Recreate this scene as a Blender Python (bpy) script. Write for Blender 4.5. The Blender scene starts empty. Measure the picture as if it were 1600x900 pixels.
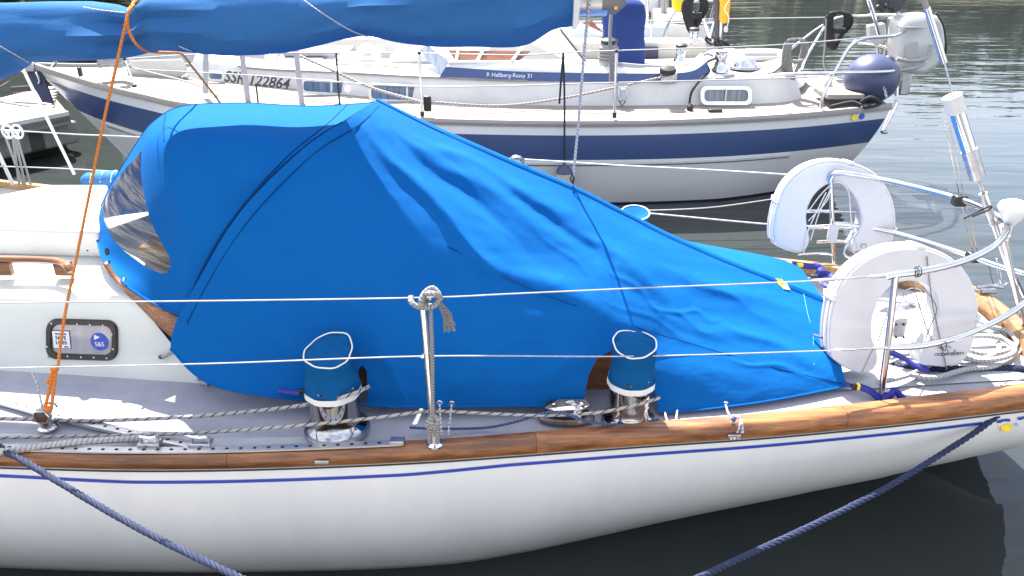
import bpy, bmesh, math, random
from mathutils import Vector as Vec, Matrix, noise
R = math.radians
random.seed(7)
SC = bpy.context.scene
COL = SC.collection

# ------------------------------------------------------------------ camera
F, CX, CY, CAMH, PITCH = 1230.0, 800.0, 450.0, 2.5, R(25)
cd = bpy.data.cameras.new('camera'); cam = bpy.data.objects.new('camera', cd); COL.objects.link(cam)
cam.location = (0, 0, CAMH); cam.rotation_euler = (R(90) - PITCH, 0, 0)
cd.sensor_width = 36; cd.lens = 36 * F / 1600; cd.clip_start = .05; cd.clip_end = 3000
SC.camera = cam
# ------------------------------------------------------------------ light
EL, AZ = R(55), R(-21)                    # sun height, and swing (minus: to the left) from straight behind the boats
sd = Vec((math.sin(AZ) * math.cos(EL), math.cos(AZ) * math.cos(EL), math.sin(EL)))
sl = bpy.data.lights.new('sun', 'SUN'); sl.energy = 5.0; sl.angle = R(.55); sl.color = (1, .95, .88)
so = bpy.data.objects.new('sun', sl); COL.objects.link(so); so.rotation_euler = sd.to_track_quat('Z', 'Y').to_euler(); so.location = (3, 20, 30)
W = bpy.data.worlds.new('World'); SC.world = W; W.use_nodes = True
wn = W.node_tree; sk = wn.nodes.new('ShaderNodeTexSky'); sk.sky_type = 'NISHITA'; sk.sun_disc = False
sk.sun_elevation = EL; sk.sun_rotation = AZ; sk.dust_density = 2.0; sk.air_density = 1.0; sk.ozone_density = 1.2
bg = wn.nodes['Background']; bg.inputs[1].default_value = .11
# broken white cloud, the same all round the sky
wtc = wn.nodes.new('ShaderNodeTexCoord'); wmp = wn.nodes.new('ShaderNodeMapping'); wmp.inputs['Scale'].default_value = (1, 1, 2.6)
wnz = wn.nodes.new('ShaderNodeTexNoise'); wnz.inputs['Scale'].default_value = 2.2; wnz.inputs['Detail'].default_value = 7; wnz.inputs['Roughness'].default_value = .55
wcr = wn.nodes.new('ShaderNodeValToRGB'); wcr.color_ramp.elements[0].position = .34; wcr.color_ramp.elements[1].position = .58; wcr.color_ramp.elements[1].color = (.85, .85, .85, 1)
wmx = wn.nodes.new('ShaderNodeMixRGB'); wmx.inputs[2].default_value = (4.6, 4.6, 4.75, 1)
wn.links.new(wtc.outputs['Generated'], wmp.inputs[0]); wn.links.new(wmp.outputs[0], wnz.inputs[0]); wn.links.new(wnz.outputs[0], wcr.inputs[0]); wn.links.new(wcr.outputs[0], wmx.inputs[0])
wn.links.new(sk.outputs[0], wmx.inputs[1]); wn.links.new(wmx.outputs[0], bg.inputs[0])
SC.view_settings.view_transform = 'Standard'; SC.view_settings.look = 'None'
SC.view_settings.exposure = 1.95; SC.view_settings.gamma = 1
SC.cycles.max_bounces = 8; SC.cycles.glossy_bounces = 4; SC.cycles.use_denoising = True
SC.cycles.caustics_reflective = False; SC.cycles.caustics_refractive = False

# ------------------------------------------------------------------ helpers: sight lines to places
fw = Vec((0, math.cos(PITCH), -math.sin(PITCH))); up = Vec((0, math.sin(PITCH), math.cos(PITCH)))
def ray(px, py): return Vec(((px - CX) / F, 0, 0)) + up * ((CY - py) / F) + fw
def V(px, py, y=None, z=None):
    d = ray(px, py)
    t = (y / d.y) if y is not None else (z - CAMH) / d.z
    return Vec((0, 0, CAMH)) + d * t
def H(px, py, p0, n):
    d = ray(px, py); o = Vec((0, 0, CAMH)); n = Vec(n)
    return o + d * ((Vec(p0) - o).dot(n) / d.dot(n))
def lerp(a, b, t): return a + (b - a) * t
def crom(P, n=8, closed=False):
    P = [Vec(p) for p in P]; m = len(P); out = []
    if m < 3 and not closed: return [P[0].lerp(P[-1], i / n) for i in range(n + 1)]
    for i in range(m if closed else m - 1):
        if closed: a, b, c, d = P[i - 1], P[i], P[(i + 1) % m], P[(i + 2) % m]
        else: a, b, c, d = P[max(i - 1, 0)], P[i], P[i + 1], P[min(i + 2, m - 1)]
        for k in range(n):
            t = k / n
            out.append(.5 * ((2 * b) + (c - a) * t + (2 * a - 5 * b + 4 * c - d) * t * t + (3 * b - a - 3 * c + d) * t ** 3))
    if not closed: out.append(P[-1])
    return out
def interp(tab, x):
    if x <= tab[0][0]: return tab[0][1]
    for (a, b), (c, d) in zip(tab, tab[1:]):
        if x <= c: return b + (d - b) * (x - a) / (c - a)
    return tab[-1][1]
def resample(P, step):
    out = [P[0]]; acc = 0
    for a, b in zip(P, P[1:]):
        L = (b - a).length
        if L < 1e-9: continue
        d = step - acc
        while d <= L: out.append(a.lerp(b, d / L)); d += step
        acc = (acc + L) % step if L + acc >= step else acc + L
    if (out[-1] - P[-1]).length > step * .3: out.append(P[-1])
    return out

# ------------------------------------------------------------------ helpers: objects
def tag(o, label=None, cat=None, group=None, kind=None):
    if label: o['label'] = label
    if cat: o['category'] = cat
    if group: o['group'] = group
    if kind: o['kind'] = kind
    return o
OFF = {}
def thing(name, label, cat, loc, group=None):
    o = bpy.data.objects.new(name, None); COL.objects.link(o); o.location = loc; o.empty_display_size = .1
    OFF[o.name] = Vec(loc); return tag(o, label, cat, group)
class MB:
    def __init__(s): s.v = []; s.f = []; s.uv = []
    def add(s, vs, fs, uvs=None):
        k = len(s.v); s.v += [Vec(v) for v in vs]; s.f += [tuple(i + k for i in f) for f in fs]
        s.uv += uvs if uvs else [(0, 0)] * len(vs); return s
    def tube(s, P, r, n=8, cap=True, rr=None, flat=1.0):
        P = [Vec(p) for p in P]; m = len(P); vs = []; uv = []; T = []
        for i in range(m):
            t = P[min(i + 1, m - 1)] - P[max(i - 1, 0)]; T.append(t.normalized() if t.length > 1e-9 else Vec((0, 0, 1)))
        a = Vec((0, 0, 1)) if abs(T[0].z) < .9 else Vec((1, 0, 0)); u = (a - T[0] * a.dot(T[0])).normalized(); L = 0
        for i in range(m):
            if i: L += (P[i] - P[i - 1]).length
            u = (u - T[i] * u.dot(T[i])); u = u.normalized() if u.length > 1e-6 else Vec((1, 0, 0)); w = T[i].cross(u)
            q = rr[i] if rr else r
            for k in range(n):
                g = 2 * math.pi * k / n; vs.append(P[i] + u * math.cos(g) * q * flat + w * math.sin(g) * q); uv.append((k / n if k <= n / 2 else 1 - k / n, L))
        fs = [(i * n + k, i * n + (k + 1) % n, (i + 1) * n + (k + 1) % n, (i + 1) * n + k) for i in range(m - 1) for k in range(n)]
        if cap: fs += [tuple(range(n))[::-1], tuple((m - 1) * n + k for k in range(n))]
        return s.add(vs, fs, uv)
    def rope3(s, P, r, pitch=.07, n=6):
        P = resample(P, pitch / 9); L = 0
        T = [(P[min(i + 1, len(P) - 1)] - P[max(i - 1, 0)]).normalized() for i in range(len(P))]
        a = Vec((0, 0, 1)) if abs(T[0].z) < .9 else Vec((1, 0, 0)); u = (a - T[0] * a.dot(T[0])).normalized(); A = [[], [], []]
        for i, p in enumerate(P):
            if i: L += (P[i] - P[i - 1]).length
            u = (u - T[i] * u.dot(T[i])).normalized(); w = T[i].cross(u)
            for k in range(3):
                g = 2 * math.pi * (L / pitch + k / 3); A[k].append(p + (u * math.cos(g) + w * math.sin(g)) * r * .5)
        for k in range(3): s.tube(A[k], r * .55, n)
        return s
    def box(s, c, d, ax=None):
        c = Vec(c); X, Y, Z = ax if ax else (Vec((1, 0, 0)), Vec((0, 1, 0)), Vec((0, 0, 1)))
        vs = [c + X * (i * d[0] / 2) + Y * (j * d[1] / 2) + Z * (k * d[2] / 2) for i in (-1, 1) for j in (-1, 1) for k in (-1, 1)]
        return s.add(vs, [(0, 1, 3, 2), (4, 6, 7, 5), (0, 4, 5, 1), (2, 3, 7, 6), (0, 2, 6, 4), (1, 5, 7, 3)])
    def lathe(s, c, prof, n=24, ax=(0, 0, 1), sc=(1, 1)):
        c = Vec(c); A = Vec(ax).normalized(); t = Vec((1, 0, 0)) if abs(A.x) < .9 else Vec((0, 1, 0))
        u = (t - A * t.dot(A)).normalized(); w = A.cross(u); vs = []
        for r, h in prof:
            for k in range(n):
                g = 2 * math.pi * k / n; vs.append(c + A * h + (u * math.cos(g) * sc[0] + w * math.sin(g) * sc[1]) * r)
        m = len(prof)
        fs = [(i * n + k, i * n + (k + 1) % n, (i + 1) * n + (k + 1) % n, (i + 1) * n + k) for i in range(m - 1) for k in range(n)]
        fs += [tuple(range(n))[::-1], tuple((m - 1) * n + k for k in range(n))]
        return s.add(vs, fs)
    def ball(s, c, r, n=12, m=8, sc=(1, 1, 1)):
        return s.add([Vec(c) + Vec((r * sc[0] * math.cos(2 * math.pi * k / n) * math.sin(math.pi * i / m), r * sc[1] * math.sin(2 * math.pi * k / n) * math.sin(math.pi * i / m), r * sc[2] * math.cos(math.pi * i / m))) for i in range(m + 1) for k in range(n)],
                     [(i * n + k, (i + 1) * n + k, (i + 1) * n + (k + 1) % n, i * n + (k + 1) % n) for i in range(m) for k in range(n)])
    def prism(s, P, n, t):                     # outline P extruded by t backwards along -n
        n = Vec(n).normalized(); m = len(P); P = [Vec(p) for p in P]
        vs = P + [p - n * t for p in P]
        return s.add(vs, [tuple(range(m)), tuple(range(2 * m - 1, m - 1, -1))] + [(i, i + m, (i + 1) % m + m, (i + 1) % m) for i in range(m)])
    def grid(s, G, closed=False, uv=None):
        a, b = len(G), len(G[0]); vs = [p for row in G for p in row]
        uvs = uv if uv else [(i / (a - 1), j / (b - 1)) for i in range(a) for j in range(b)]
        return s.add(vs, [(i * b + j, i * b + (j + 1) % b, (i + 1) * b + (j + 1) % b, (i + 1) * b + j) for i in range(a - 1) for j in range(b if closed else b - 1)], uvs)
    def build(s, name, mat, parent=None, smooth=True, bevel=0, solid=0, ang=40, **tg):
        if parent is not None: off = OFF[parent.name]
        else:
            off = Vec((sum(v.x for v in s.v) / len(s.v), sum(v.y for v in s.v) / len(s.v), min(v.z for v in s.v)))
        me = bpy.data.meshes.new(name); me.from_pydata([v - off for v in s.v], [], s.f); me.update()
        uvl = me.uv_layers.new(name='UVMap')
        for lp in me.loops: uvl.data[lp.index].uv = s.uv[lp.vertex_index]
        bm = bmesh.new(); bm.from_mesh(me); bmesh.ops.remove_doubles(bm, verts=bm.verts, dist=1e-5)
        if s.f: bmesh.ops.recalc_face_normals(bm, faces=bm.faces)
        if smooth:
            for f in bm.faces: f.smooth = True
            for e in bm.edges:
                if len(e.link_faces) == 2 and e.calc_face_angle(0) > R(ang): e.smooth = False
        bm.to_mesh(me); bm.free(); me.materials.append(mat)
        o = bpy.data.objects.new(name, me); COL.objects.link(o)
        if parent is not None: o.parent = parent
        else: o.location = off
        OFF[o.name] = off
        if solid:
            md = o.modifiers.new('thickness', 'SOLIDIFY'); md.thickness = solid; md.offset = -1
        if bevel:
            md = o.modifiers.new('bevel', 'BEVEL'); md.width = bevel; md.segments = 2; md.limit_method = 'ANGLE'; md.angle_limit = R(35); md.harden_normals = False
        return tag(o, **tg)
def clone(o, delta, parent=None, **tg):         # the same mesh again, moved by delta (world)
    c = o.copy(); COL.objects.link(c); p = parent if parent is not None else o.parent
    if p is not None:
        c.parent = p; c.location = o.location + Vec(delta) - (OFF[p.name] - OFF[o.name] if p is not o.parent else Vec((0, 0, 0)))
    else: c.location = o.location + Vec(delta)
    OFF[c.name] = OFF[o.name] + Vec(delta)
    return tag(c, **tg)
def rrect(x0, y0, x1, y1, r, k=5, sk=0):        # rounded rectangle in photo units; sk tilts its right end
    out = []
    for cx, cy, a in ((x1 - r, y0 + r, -90), (x1 - r, y1 - r, 0), (x0 + r, y1 - r, 90), (x0 + r, y0 + r, 180)):
        for i in range(k + 1):
            g = R(a + 90 * i / k); px = cx + r * math.cos(g); py = cy + r * math.sin(g); out.append((px, py + sk * (px - x0) / (x1 - x0)))
    return out
def onp(pts, p0, n): return [H(a, b, p0, n) for a, b in pts]
def path(pts, n=8):                             # pts: (px, py, y)
    return crom([V(a, b, y=c) for a, b, c in pts], n)
def text(st, size, mat, o, X, Y, parent, name, t=.0008, shear=0, bold=0):
    cu = bpy.data.curves.new(name, 'FONT'); cu.body = st; cu.size = size; cu.extrude = t; cu.align_x = 'CENTER'; cu.align_y = 'CENTER'; cu.shear = shear; cu.offset = bold; cu.resolution_u = 3
    tmp = bpy.data.objects.new('tmp', cu); COL.objects.link(tmp)
    dg = bpy.context.evaluated_depsgraph_get(); me = bpy.data.meshes.new_from_object(tmp.evaluated_get(dg)); bpy.data.objects.remove(tmp); bpy.data.curves.remove(cu)
    X = Vec(X).normalized(); Y = Vec(Y); Y = (Y - X * Y.dot(X)).normalized(); N = X.cross(Y)
    mb = MB(); mb.add([Vec(o) + X * v.co.x + Y * v.co.y + N * v.co.z for v in me.vertices], [tuple(p.vertices) for p in me.polygons]); bpy.data.meshes.remove(me)
    return mb.build(name, mat, parent, smooth=False)

# ------------------------------------------------------------------ materials
def newmat(name):
    m = bpy.data.materials.new(name); m.use_nodes = True; nt = m.node_tree; return m, nt, nt.nodes['Principled BSDF']
def nd(nt, t, **k):
    n = nt.nodes.new(t)
    for a, b in k.items(): setattr(n, a, b)
    return n
def noisecol(nt, bs, c, var, scale, sxyz=(1, 1, 1), detail=6, c2=None):
    tc = nd(nt, 'ShaderNodeTexCoord'); mp = nd(nt, 'ShaderNodeMapping'); mp.inputs['Scale'].default_value = sxyz
    nz = nd(nt, 'ShaderNodeTexNoise'); nz.inputs['Scale'].default_value = scale; nz.inputs['Detail'].default_value = detail; nz.inputs['Roughness'].default_value = .6
    cr = nd(nt, 'ShaderNodeValToRGB'); lo = [x * (1 - var) for x in c]; hi = [min(1, x * (1 + var)) for x in c]
    if c2: lo = c2; hi = c
    cr.color_ramp.elements[0].position = .3; cr.color_ramp.elements[1].position = .7
    cr.color_ramp.elements[0].color = (*lo, 1); cr.color_ramp.elements[1].color = (*hi, 1)
    nt.links.new(tc.outputs['Object'], mp.inputs[0]); nt.links.new(mp.outputs[0], nz.inputs[0]); nt.links.new(nz.outputs[0], cr.inputs[0]); nt.links.new(cr.outputs[0], bs.inputs['Base Color'])
    return mp, nz, cr
def bumpn(nt, bs, scale, dist, sxyz=(1, 1, 1), strength=1, detail=4):
    tc = nd(nt, 'ShaderNodeTexCoord'); mp = nd(nt, 'ShaderNodeMapping'); mp.inputs['Scale'].default_value = sxyz
    nz = nd(nt, 'ShaderNodeTexNoise'); nz.inputs['Scale'].default_value = scale; nz.inputs['Detail'].default_value = detail
    b = nd(nt, 'ShaderNodeBump'); b.inputs['Distance'].default_value = dist; b.inputs['Strength'].default_value = strength
    nt.links.new(tc.outputs['Object'], mp.inputs[0]); nt.links.new(mp.outputs[0], nz.inputs[0]); nt.links.new(nz.outputs[0], b.inputs['Height']); nt.links.new(b.outputs[0], bs.inputs['Normal'])
    return b
def pm(name, c, rough=.5, metal=0, var=.06, scale=6, bump=0, bscale=60, coat=0, sxyz=(1, 1, 1), c2=None, spec=.5):
    m, nt, bs = newmat(name); bs.inputs['Roughness'].default_value = rough; bs.inputs['Metallic'].default_value = metal
    bs.inputs['Coat Weight'].default_value = coat; bs.inputs['Specular IOR Level'].default_value = spec
    noisecol(nt, bs, c, var, scale, sxyz, c2=c2)
    if bump: bumpn(nt, bs, bscale, bump, sxyz)
    return m
def clothmat(name, c, c2, trans=.2, wr=.006, wscale=7, sx=(1, 1, 1), rough=.8):
    m, nt, bs = newmat(name); bs.inputs['Roughness'].default_value = rough; bs.inputs['Specular IOR Level'].default_value = .05
    mp, nz, cr = noisecol(nt, bs, c, .1, 2.5, (1, 1, 1), c2=c2, detail=8)
    cr.color_ramp.elements[0].position = .25; cr.color_ramp.elements[1].position = .75
    b = bumpn(nt, bs, wscale, wr, sx, 1, 3)
    tc = nd(nt, 'ShaderNodeTexCoord'); n2 = nd(nt, 'ShaderNodeTexNoise'); n2.inputs['Scale'].default_value = 900; n2.inputs['Detail'].default_value = 1
    b2 = nd(nt, 'ShaderNodeBump'); b2.inputs['Distance'].default_value = .0004; nt.links.new(tc.outputs['Object'], n2.inputs[0]); nt.links.new(n2.outputs[0], b2.inputs['Height']); nt.links.new(b.outputs[0], b2.inputs['Normal']); nt.links.new(b2.outputs[0], bs.inputs['Normal'])
    tr = nd(nt, 'ShaderNodeBsdfTranslucent'); nt.links.new(cr.outputs[0], tr.inputs[0]); mx = nd(nt, 'ShaderNodeMixShader'); mx.inputs[0].default_value = trans
    out = nt.nodes['Material Output']; nt.links.new(bs.outputs[0], mx.inputs[1]); nt.links.new(tr.outputs[0], mx.inputs[2]); nt.links.new(mx.outputs[0], out.inputs[0])
    return m
def ropemat(name, c, fl, freq=60, amt=.18, rough=.8):    # braided rope with flecks running round it
    m, nt, bs = newmat(name); bs.inputs['Roughness'].default_value = rough
    uv = nd(nt, 'ShaderNodeUVMap'); sp = nd(nt, 'ShaderNodeSeparateXYZ'); nt.links.new(uv.outputs[0], sp.inputs[0])
    def mth(op, a, b=None, v=None):
        n = nd(nt, 'ShaderNodeMath', operation=op); nt.links.new(a, n.inputs[0])
        if b is not None: nt.links.new(b, n.inputs[1])
        elif v is not None: n.inputs[1].default_value = v
        return n.outputs[0]
    u = mth('MULTIPLY', sp.outputs[0], v=1.6); l = mth('MULTIPLY', sp.outputs[1], v=freq)
    s = mth('FRACT', mth('ADD', u, l)); k = mth('LESS_THAN', s, v=amt)
    mix = nd(nt, 'ShaderNodeMixRGB'); mix.inputs[1].default_value = (*c, 1); mix.inputs[2].default_value = (*fl, 1); nt.links.new(k, mix.inputs[0])
    nz = nd(nt, 'ShaderNodeTexNoise'); nz.inputs['Scale'].default_value = 40; m2 = nd(nt, 'ShaderNodeMixRGB', blend_type='MULTIPLY'); m2.inputs[0].default_value = .45
    nt.links.new(mix.outputs[0], m2.inputs[1]); nt.links.new(nz.outputs[0], m2.inputs[2]); nt.links.new(m2.outputs[0], bs.inputs['Base Color'])
    wv = mth('SINE', mth('MULTIPLY', mth('ADD', mth('MULTIPLY', sp.outputs[0], v=4), mth('MULTIPLY', sp.outputs[1], v=freq * 4)), v=6.283))
    b = nd(nt, 'ShaderNodeBump'); b.inputs['Distance'].default_value = .0008; nt.links.new(wv, b.inputs['Height']); nt.links.new(b.outputs[0], bs.inputs['Normal'])
    return m
def woodmat(name, lo, mid, hi, sx=(1.2, 22, 22), rough=.38, coat=.3):
    m, nt, bs = newmat(name); bs.inputs['Roughness'].default_value = rough; bs.inputs['Coat Weight'].default_value = coat; bs.inputs['Coat Roughness'].default_value = .25
    mp, nz, cr = noisecol(nt, bs, mid, .1, 4, sx, detail=9); e = cr.color_ramp.elements; e[0].color = (*lo, 1); e[0].position = .25; e[1].color = (*hi, 1); e[1].position = .78
    k = e.new(.5); k.color = (*mid, 1)
    tc = nd(nt, 'ShaderNodeTexCoord'); n2 = nd(nt, 'ShaderNodeTexNoise'); n2.inputs['Scale'].default_value = 3.5; n2.inputs['Detail'].default_value = 5
    mp2 = nd(nt, 'ShaderNodeMapping'); mp2.inputs['Scale'].default_value = (1, 3, 5)
    r2 = nd(nt, 'ShaderNodeValToRGB'); r2.color_ramp.elements[0].position = .38; r2.color_ramp.elements[0].color = (.38, .33, .3, 1); r2.color_ramp.elements[1].position = .55; r2.color_ramp.elements[1].color = (1, 1, 1, 1)
    mu = nd(nt, 'ShaderNodeMixRGB', blend_type='MULTIPLY'); mu.inputs[0].default_value = .8
    nt.links.new(tc.outputs['Object'], mp2.inputs[0]); nt.links.new(mp2.outputs[0], n2.inputs[0]); nt.links.new(n2.outputs[0], r2.inputs[0]); nt.links.new(cr.outputs[0], mu.inputs[1]); nt.links.new(r2.outputs[0], mu.inputs[2])
    oi = nd(nt, 'ShaderNodeObjectInfo'); mrr = nd(nt, 'ShaderNodeMapRange'); mrr.inputs[3].default_value = .72; mrr.inputs[4].default_value = 1.12; hs = nd(nt, 'ShaderNodeHueSaturation'); nt.links.new(oi.outputs['Random'], mrr.inputs[0]); nt.links.new(mrr.outputs[0], hs.inputs['Value']); nt.links.new(mu.outputs[0], hs.inputs['Color']); nt.links.new(hs.outputs[0], bs.inputs['Base Color'])
    bumpn(nt, bs, 4, .0015, sx)
    return m
BLUE = clothmat('blue canvas', (.0045, .114, .375), (.0035, .094, .335), .08, .0035, 6, (1, 1, 1))
BLUEP = clothmat('blue canvas piping', (.004, .05, .17), (.003, .04, .14), .1, .001)
SAILC = clothmat('faded blue sail cover', (.040, .15, .37), (.032, .12, .31), .14, .006, 5, (.7, 1, 3))
WINCHC = clothmat('blue winch cover cloth', (.006, .095, .27), (.004, .075, .22), .1, .003, 14)
PEDC = clothmat('navy pedestal cover cloth', (.035, .065, .21), (.028, .05, .17), .05, .004, 6, (2, 2, .5))
STRAP = pm('blue webbing', (.02, .025, .28), .6, var=.2, scale=60, bump=.0006, bscale=400)
HULLW = pm('white topside paint', (.80, .80, .79), .25, var=.035, scale=2.2, coat=.2, c2=(.70, .705, .71), sxyz=(1.6, 1, .45))
GELW = pm('white gelcoat', (.66, .66, .65), .3, var=.05, scale=5, coat=.15, c2=(.56, .56, .55), bump=.0004, bscale=25)
PALE = pm('cream white cabin paint', (.67, .69, .64), .35, var=.04, scale=3, coat=.1, c2=(.61, .63, .59))
DECKG = pm('grey non-skid deck paint', (.35, .355, .41), .75, var=.08, scale=16, bump=.0012, bscale=210, c2=(.30, .305, .36))
DECKW = pm('white deck paint', (.44, .46, .48), .6, var=.06, scale=14, bump=.001, bscale=160, c2=(.34, .36, .39))
STRIPE = pm('blue stripe paint', (.03, .06, .38), .3, var=.08, scale=4)
WOOD = woodmat('varnished teak', (.11, .035, .013), (.29, .11, .035), (.45, .21, .075))
WOODL = woodmat('pale varnished teak', (.32, .16, .06), (.52, .30, .13), (.62, .40, .2))
STEEL = pm('stainless steel', (.72, .72, .74), .16, 1, .1, 9, c2=(.55, .55, .58))
STEELD = pm('dull stainless', (.45, .45, .47), .35, 1, .2, 30, bump=.0005, bscale=90)
IRON = pm('worn dark steel', (.17, .16, .155), .42, .8, .35, 30, bump=.0006, bscale=70)
ALU = pm('anodised aluminium', (.55, .56, .58), .38, .85, .08, 20)
WIRE = pm('wire with white plastic sleeve', (.36, .36, .37), .5, 0, .15, 50)
DARK = pm('black plastic', (.018, .018, .02), .45, var=.3, scale=30)
HOLE = pm('dark drilled hole', (.01, .01, .012), .8)
RUB = pm('window gasket frame', (.055, .05, .045), .35, .5, .2, 30)
PVC = pm('white vinyl', (.70, .70, .71), .38, var=.06, scale=6, bump=.001, bscale=22, c2=(.62, .62, .65))
PVCE = pm('white vinyl piping', (.72, .71, .69), .4, var=.06, scale=12)
NAVYR = pm('navy mooring rope', (.014, .026, .075), .8, var=.4, scale=120, c2=(.009, .018, .055), bump=.0008, bscale=300)
ORANGE = ropemat('orange rope', (1.0, .33, .05), (.8, .2, .02), 70, .3)
WROPE = ropemat('white flecked rope', (.50, .47, .45), (.05, .05, .07), 24, .2)
WROPE2 = ropemat('white braided rope', (.66, .65, .63), (.40, .40, .40), 60, .35)
GROPE = ropemat('weathered grey rope', (.50, .49, .48), (.26, .26, .25), 90, .4)
CORD = ropemat('white and navy cord', (.78, .78, .78), (.12, .13, .28), 60, .2)
BROPE = ropemat('thin blue rope', (.04, .10, .26), (.2, .28, .4), 70, .2)
BLROPE = pm('black rope', (.02, .02, .025), .8, var=.4, scale=80, bump=.001, bscale=250)
NAVYF = pm('navy fender vinyl', (.05, .065, .14), .38, var=.12, scale=5)
NAVYH = pm('navy hull band', (.04, .075, .2), .25, var=.06, scale=2, coat=.2)
GREYT = pm('grey rubbing strake', (.27, .25, .235), .6, var=.12, scale=12, sxyz=(1, 8, 8))
YEL = pm('yellow vinyl', (.85, .72, .03), .45, var=.08)
ORF = pm('orange yellow vinyl', (.85, .40, .02), .45, var=.1)
CLEARW = pm('white plastic dome', (.78, .78, .78), .25, var=.02)
INK = pm('black lettering', (.03, .03, .035), .5)
INKW = pm('white lettering', (.75, .75, .78), .5)
INKG = pm('grey green print', (.16, .3, .27), .5)
STKB = pm('blue sticker', (.04, .08, .42), .4, var=.05)
STKW = pm('white sticker paper', (.72, .72, .75), .45, var=.05)
BRASS = pm('yellow disc sticker', (.72, .58, .06), .35, var=.25, scale=60)
INTW = woodmat('interior mahogany', (.12, .03, .015), (.26, .09, .05), (.36, .15, .08))
BEIGE = pm('cream cockpit lining', (.52, .49, .42), .5, var=.06, scale=4)
CONC = pm('grey pontoon float', (.22, .215, .205), .8, var=.2, scale=9, bump=.003, bscale=25)
def teak(name, period, c, gap):
    m, nt, bs = newmat(name); bs.inputs['Roughness'].default_value = .75
    mp, nz, cr = noisecol(nt, bs, c, .16, 5, (1.5, 14, 1), detail=7)
    tc = nd(nt, 'ShaderNodeTexCoord'); sp = nd(nt, 'ShaderNodeSeparateXYZ'); nt.links.new(tc.outputs['Object'], sp.inputs[0])
    a = nd(nt, 'ShaderNodeMath', operation='MULTIPLY'); a.inputs[1].default_value = 1 / period; nt.links.new(sp.outputs[1], a.inputs[0])
    f = nd(nt, 'ShaderNodeMath', operation='FRACT'); nt.links.new(a.outputs[0], f.inputs[0]); l = nd(nt, 'ShaderNodeMath', operation='LESS_THAN'); l.inputs[1].default_value = .14; nt.links.new(f.outputs[0], l.inputs[0])
    mx = nd(nt, 'ShaderNodeMixRGB'); mx.inputs[2].default_value = (*gap, 1); nt.links.new(l.outputs[0], mx.inputs[0]); nt.links.new(cr.outputs[0], mx.inputs[1]); nt.links.new(mx.outputs[0], bs.inputs['Base Color'])
    return m
TEAK = teak('bleached teak deck', .052, (.31, .28, .25), (.09, .08, .07))
PLANK = pm('weathered pontoon plank', (.42, .36, .31), .85, var=.15, scale=6, sxyz=(1, 12, 12), bump=.002, bscale=8)
def glassmat(name, tint, rough=.05):
    m, nt, bs = newmat(name); bs.inputs['Roughness'].default_value = rough; bs.inputs['Metallic'].default_value = 0
    noisecol(nt, bs, tint, .5, 4, (9, 1, .5)); bs.inputs['Coat Weight'].default_value = .6; bs.inputs['Coat Roughness'].default_value = .03
    return m
GLASSC = glassmat('curtained glass', (.13, .16, .21))
GLASSN = pm('frosted cabin glass', (.34, .33, .36), .12, var=.18, scale=5, coat=.6, sxyz=(3, 1, 1))
def vinylwin():
    m, nt, bs = newmat('creased clear vinyl'); bs.inputs['Roughness'].default_value = .12; bs.inputs['Base Color'].default_value = (.20, .19, .18, 1)
    bs.inputs['Transmission Weight'].default_value = 0
    b = bumpn(nt, bs, 5, .008, (1, 1, 1), 1, 3)
    mp = b.inputs['Height'].links[0].from_node.inputs[0].links[0].from_node; mp.inputs['Rotation'].default_value = (0, R(-52), 0); mp.inputs['Scale'].default_value = (.5, .6, 9)
    tr = nd(nt, 'ShaderNodeBsdfTransparent'); tr.inputs[0].default_value = (.80, .79, .76, 1); mx = nd(nt, 'ShaderNodeMixShader')
    n = nd(nt, 'ShaderNodeTexNoise'); n.inputs['Scale'].default_value = 6; n.inputs['Detail'].default_value = 5; tc = nd(nt, 'ShaderNodeTexCoord'); nt.links.new(tc.outputs['Object'], mp.inputs[0]); nt.links.new(mp.outputs[0], n.inputs[0])
    r = nd(nt, 'ShaderNodeValToRGB'); r.color_ramp.elements[0].position = .45; r.color_ramp.elements[0].color = (.12, .12, .12, 1); r.color_ramp.elements[1].position = .62; r.color_ramp.elements[1].color = (.55, .55, .55, 1)
    nt.links.new(n.outputs[0], r.inputs[0]); nt.links.new(r.outputs[0], mx.inputs[0]); nt.links.new(tr.outputs[0], mx.inputs[1]); nt.links.new(bs.outputs[0], mx.inputs[2])
    nt.links.new(mx.outputs[0], nt.nodes['Material Output'].inputs[0]); return m
VWIN = vinylwin()

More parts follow.
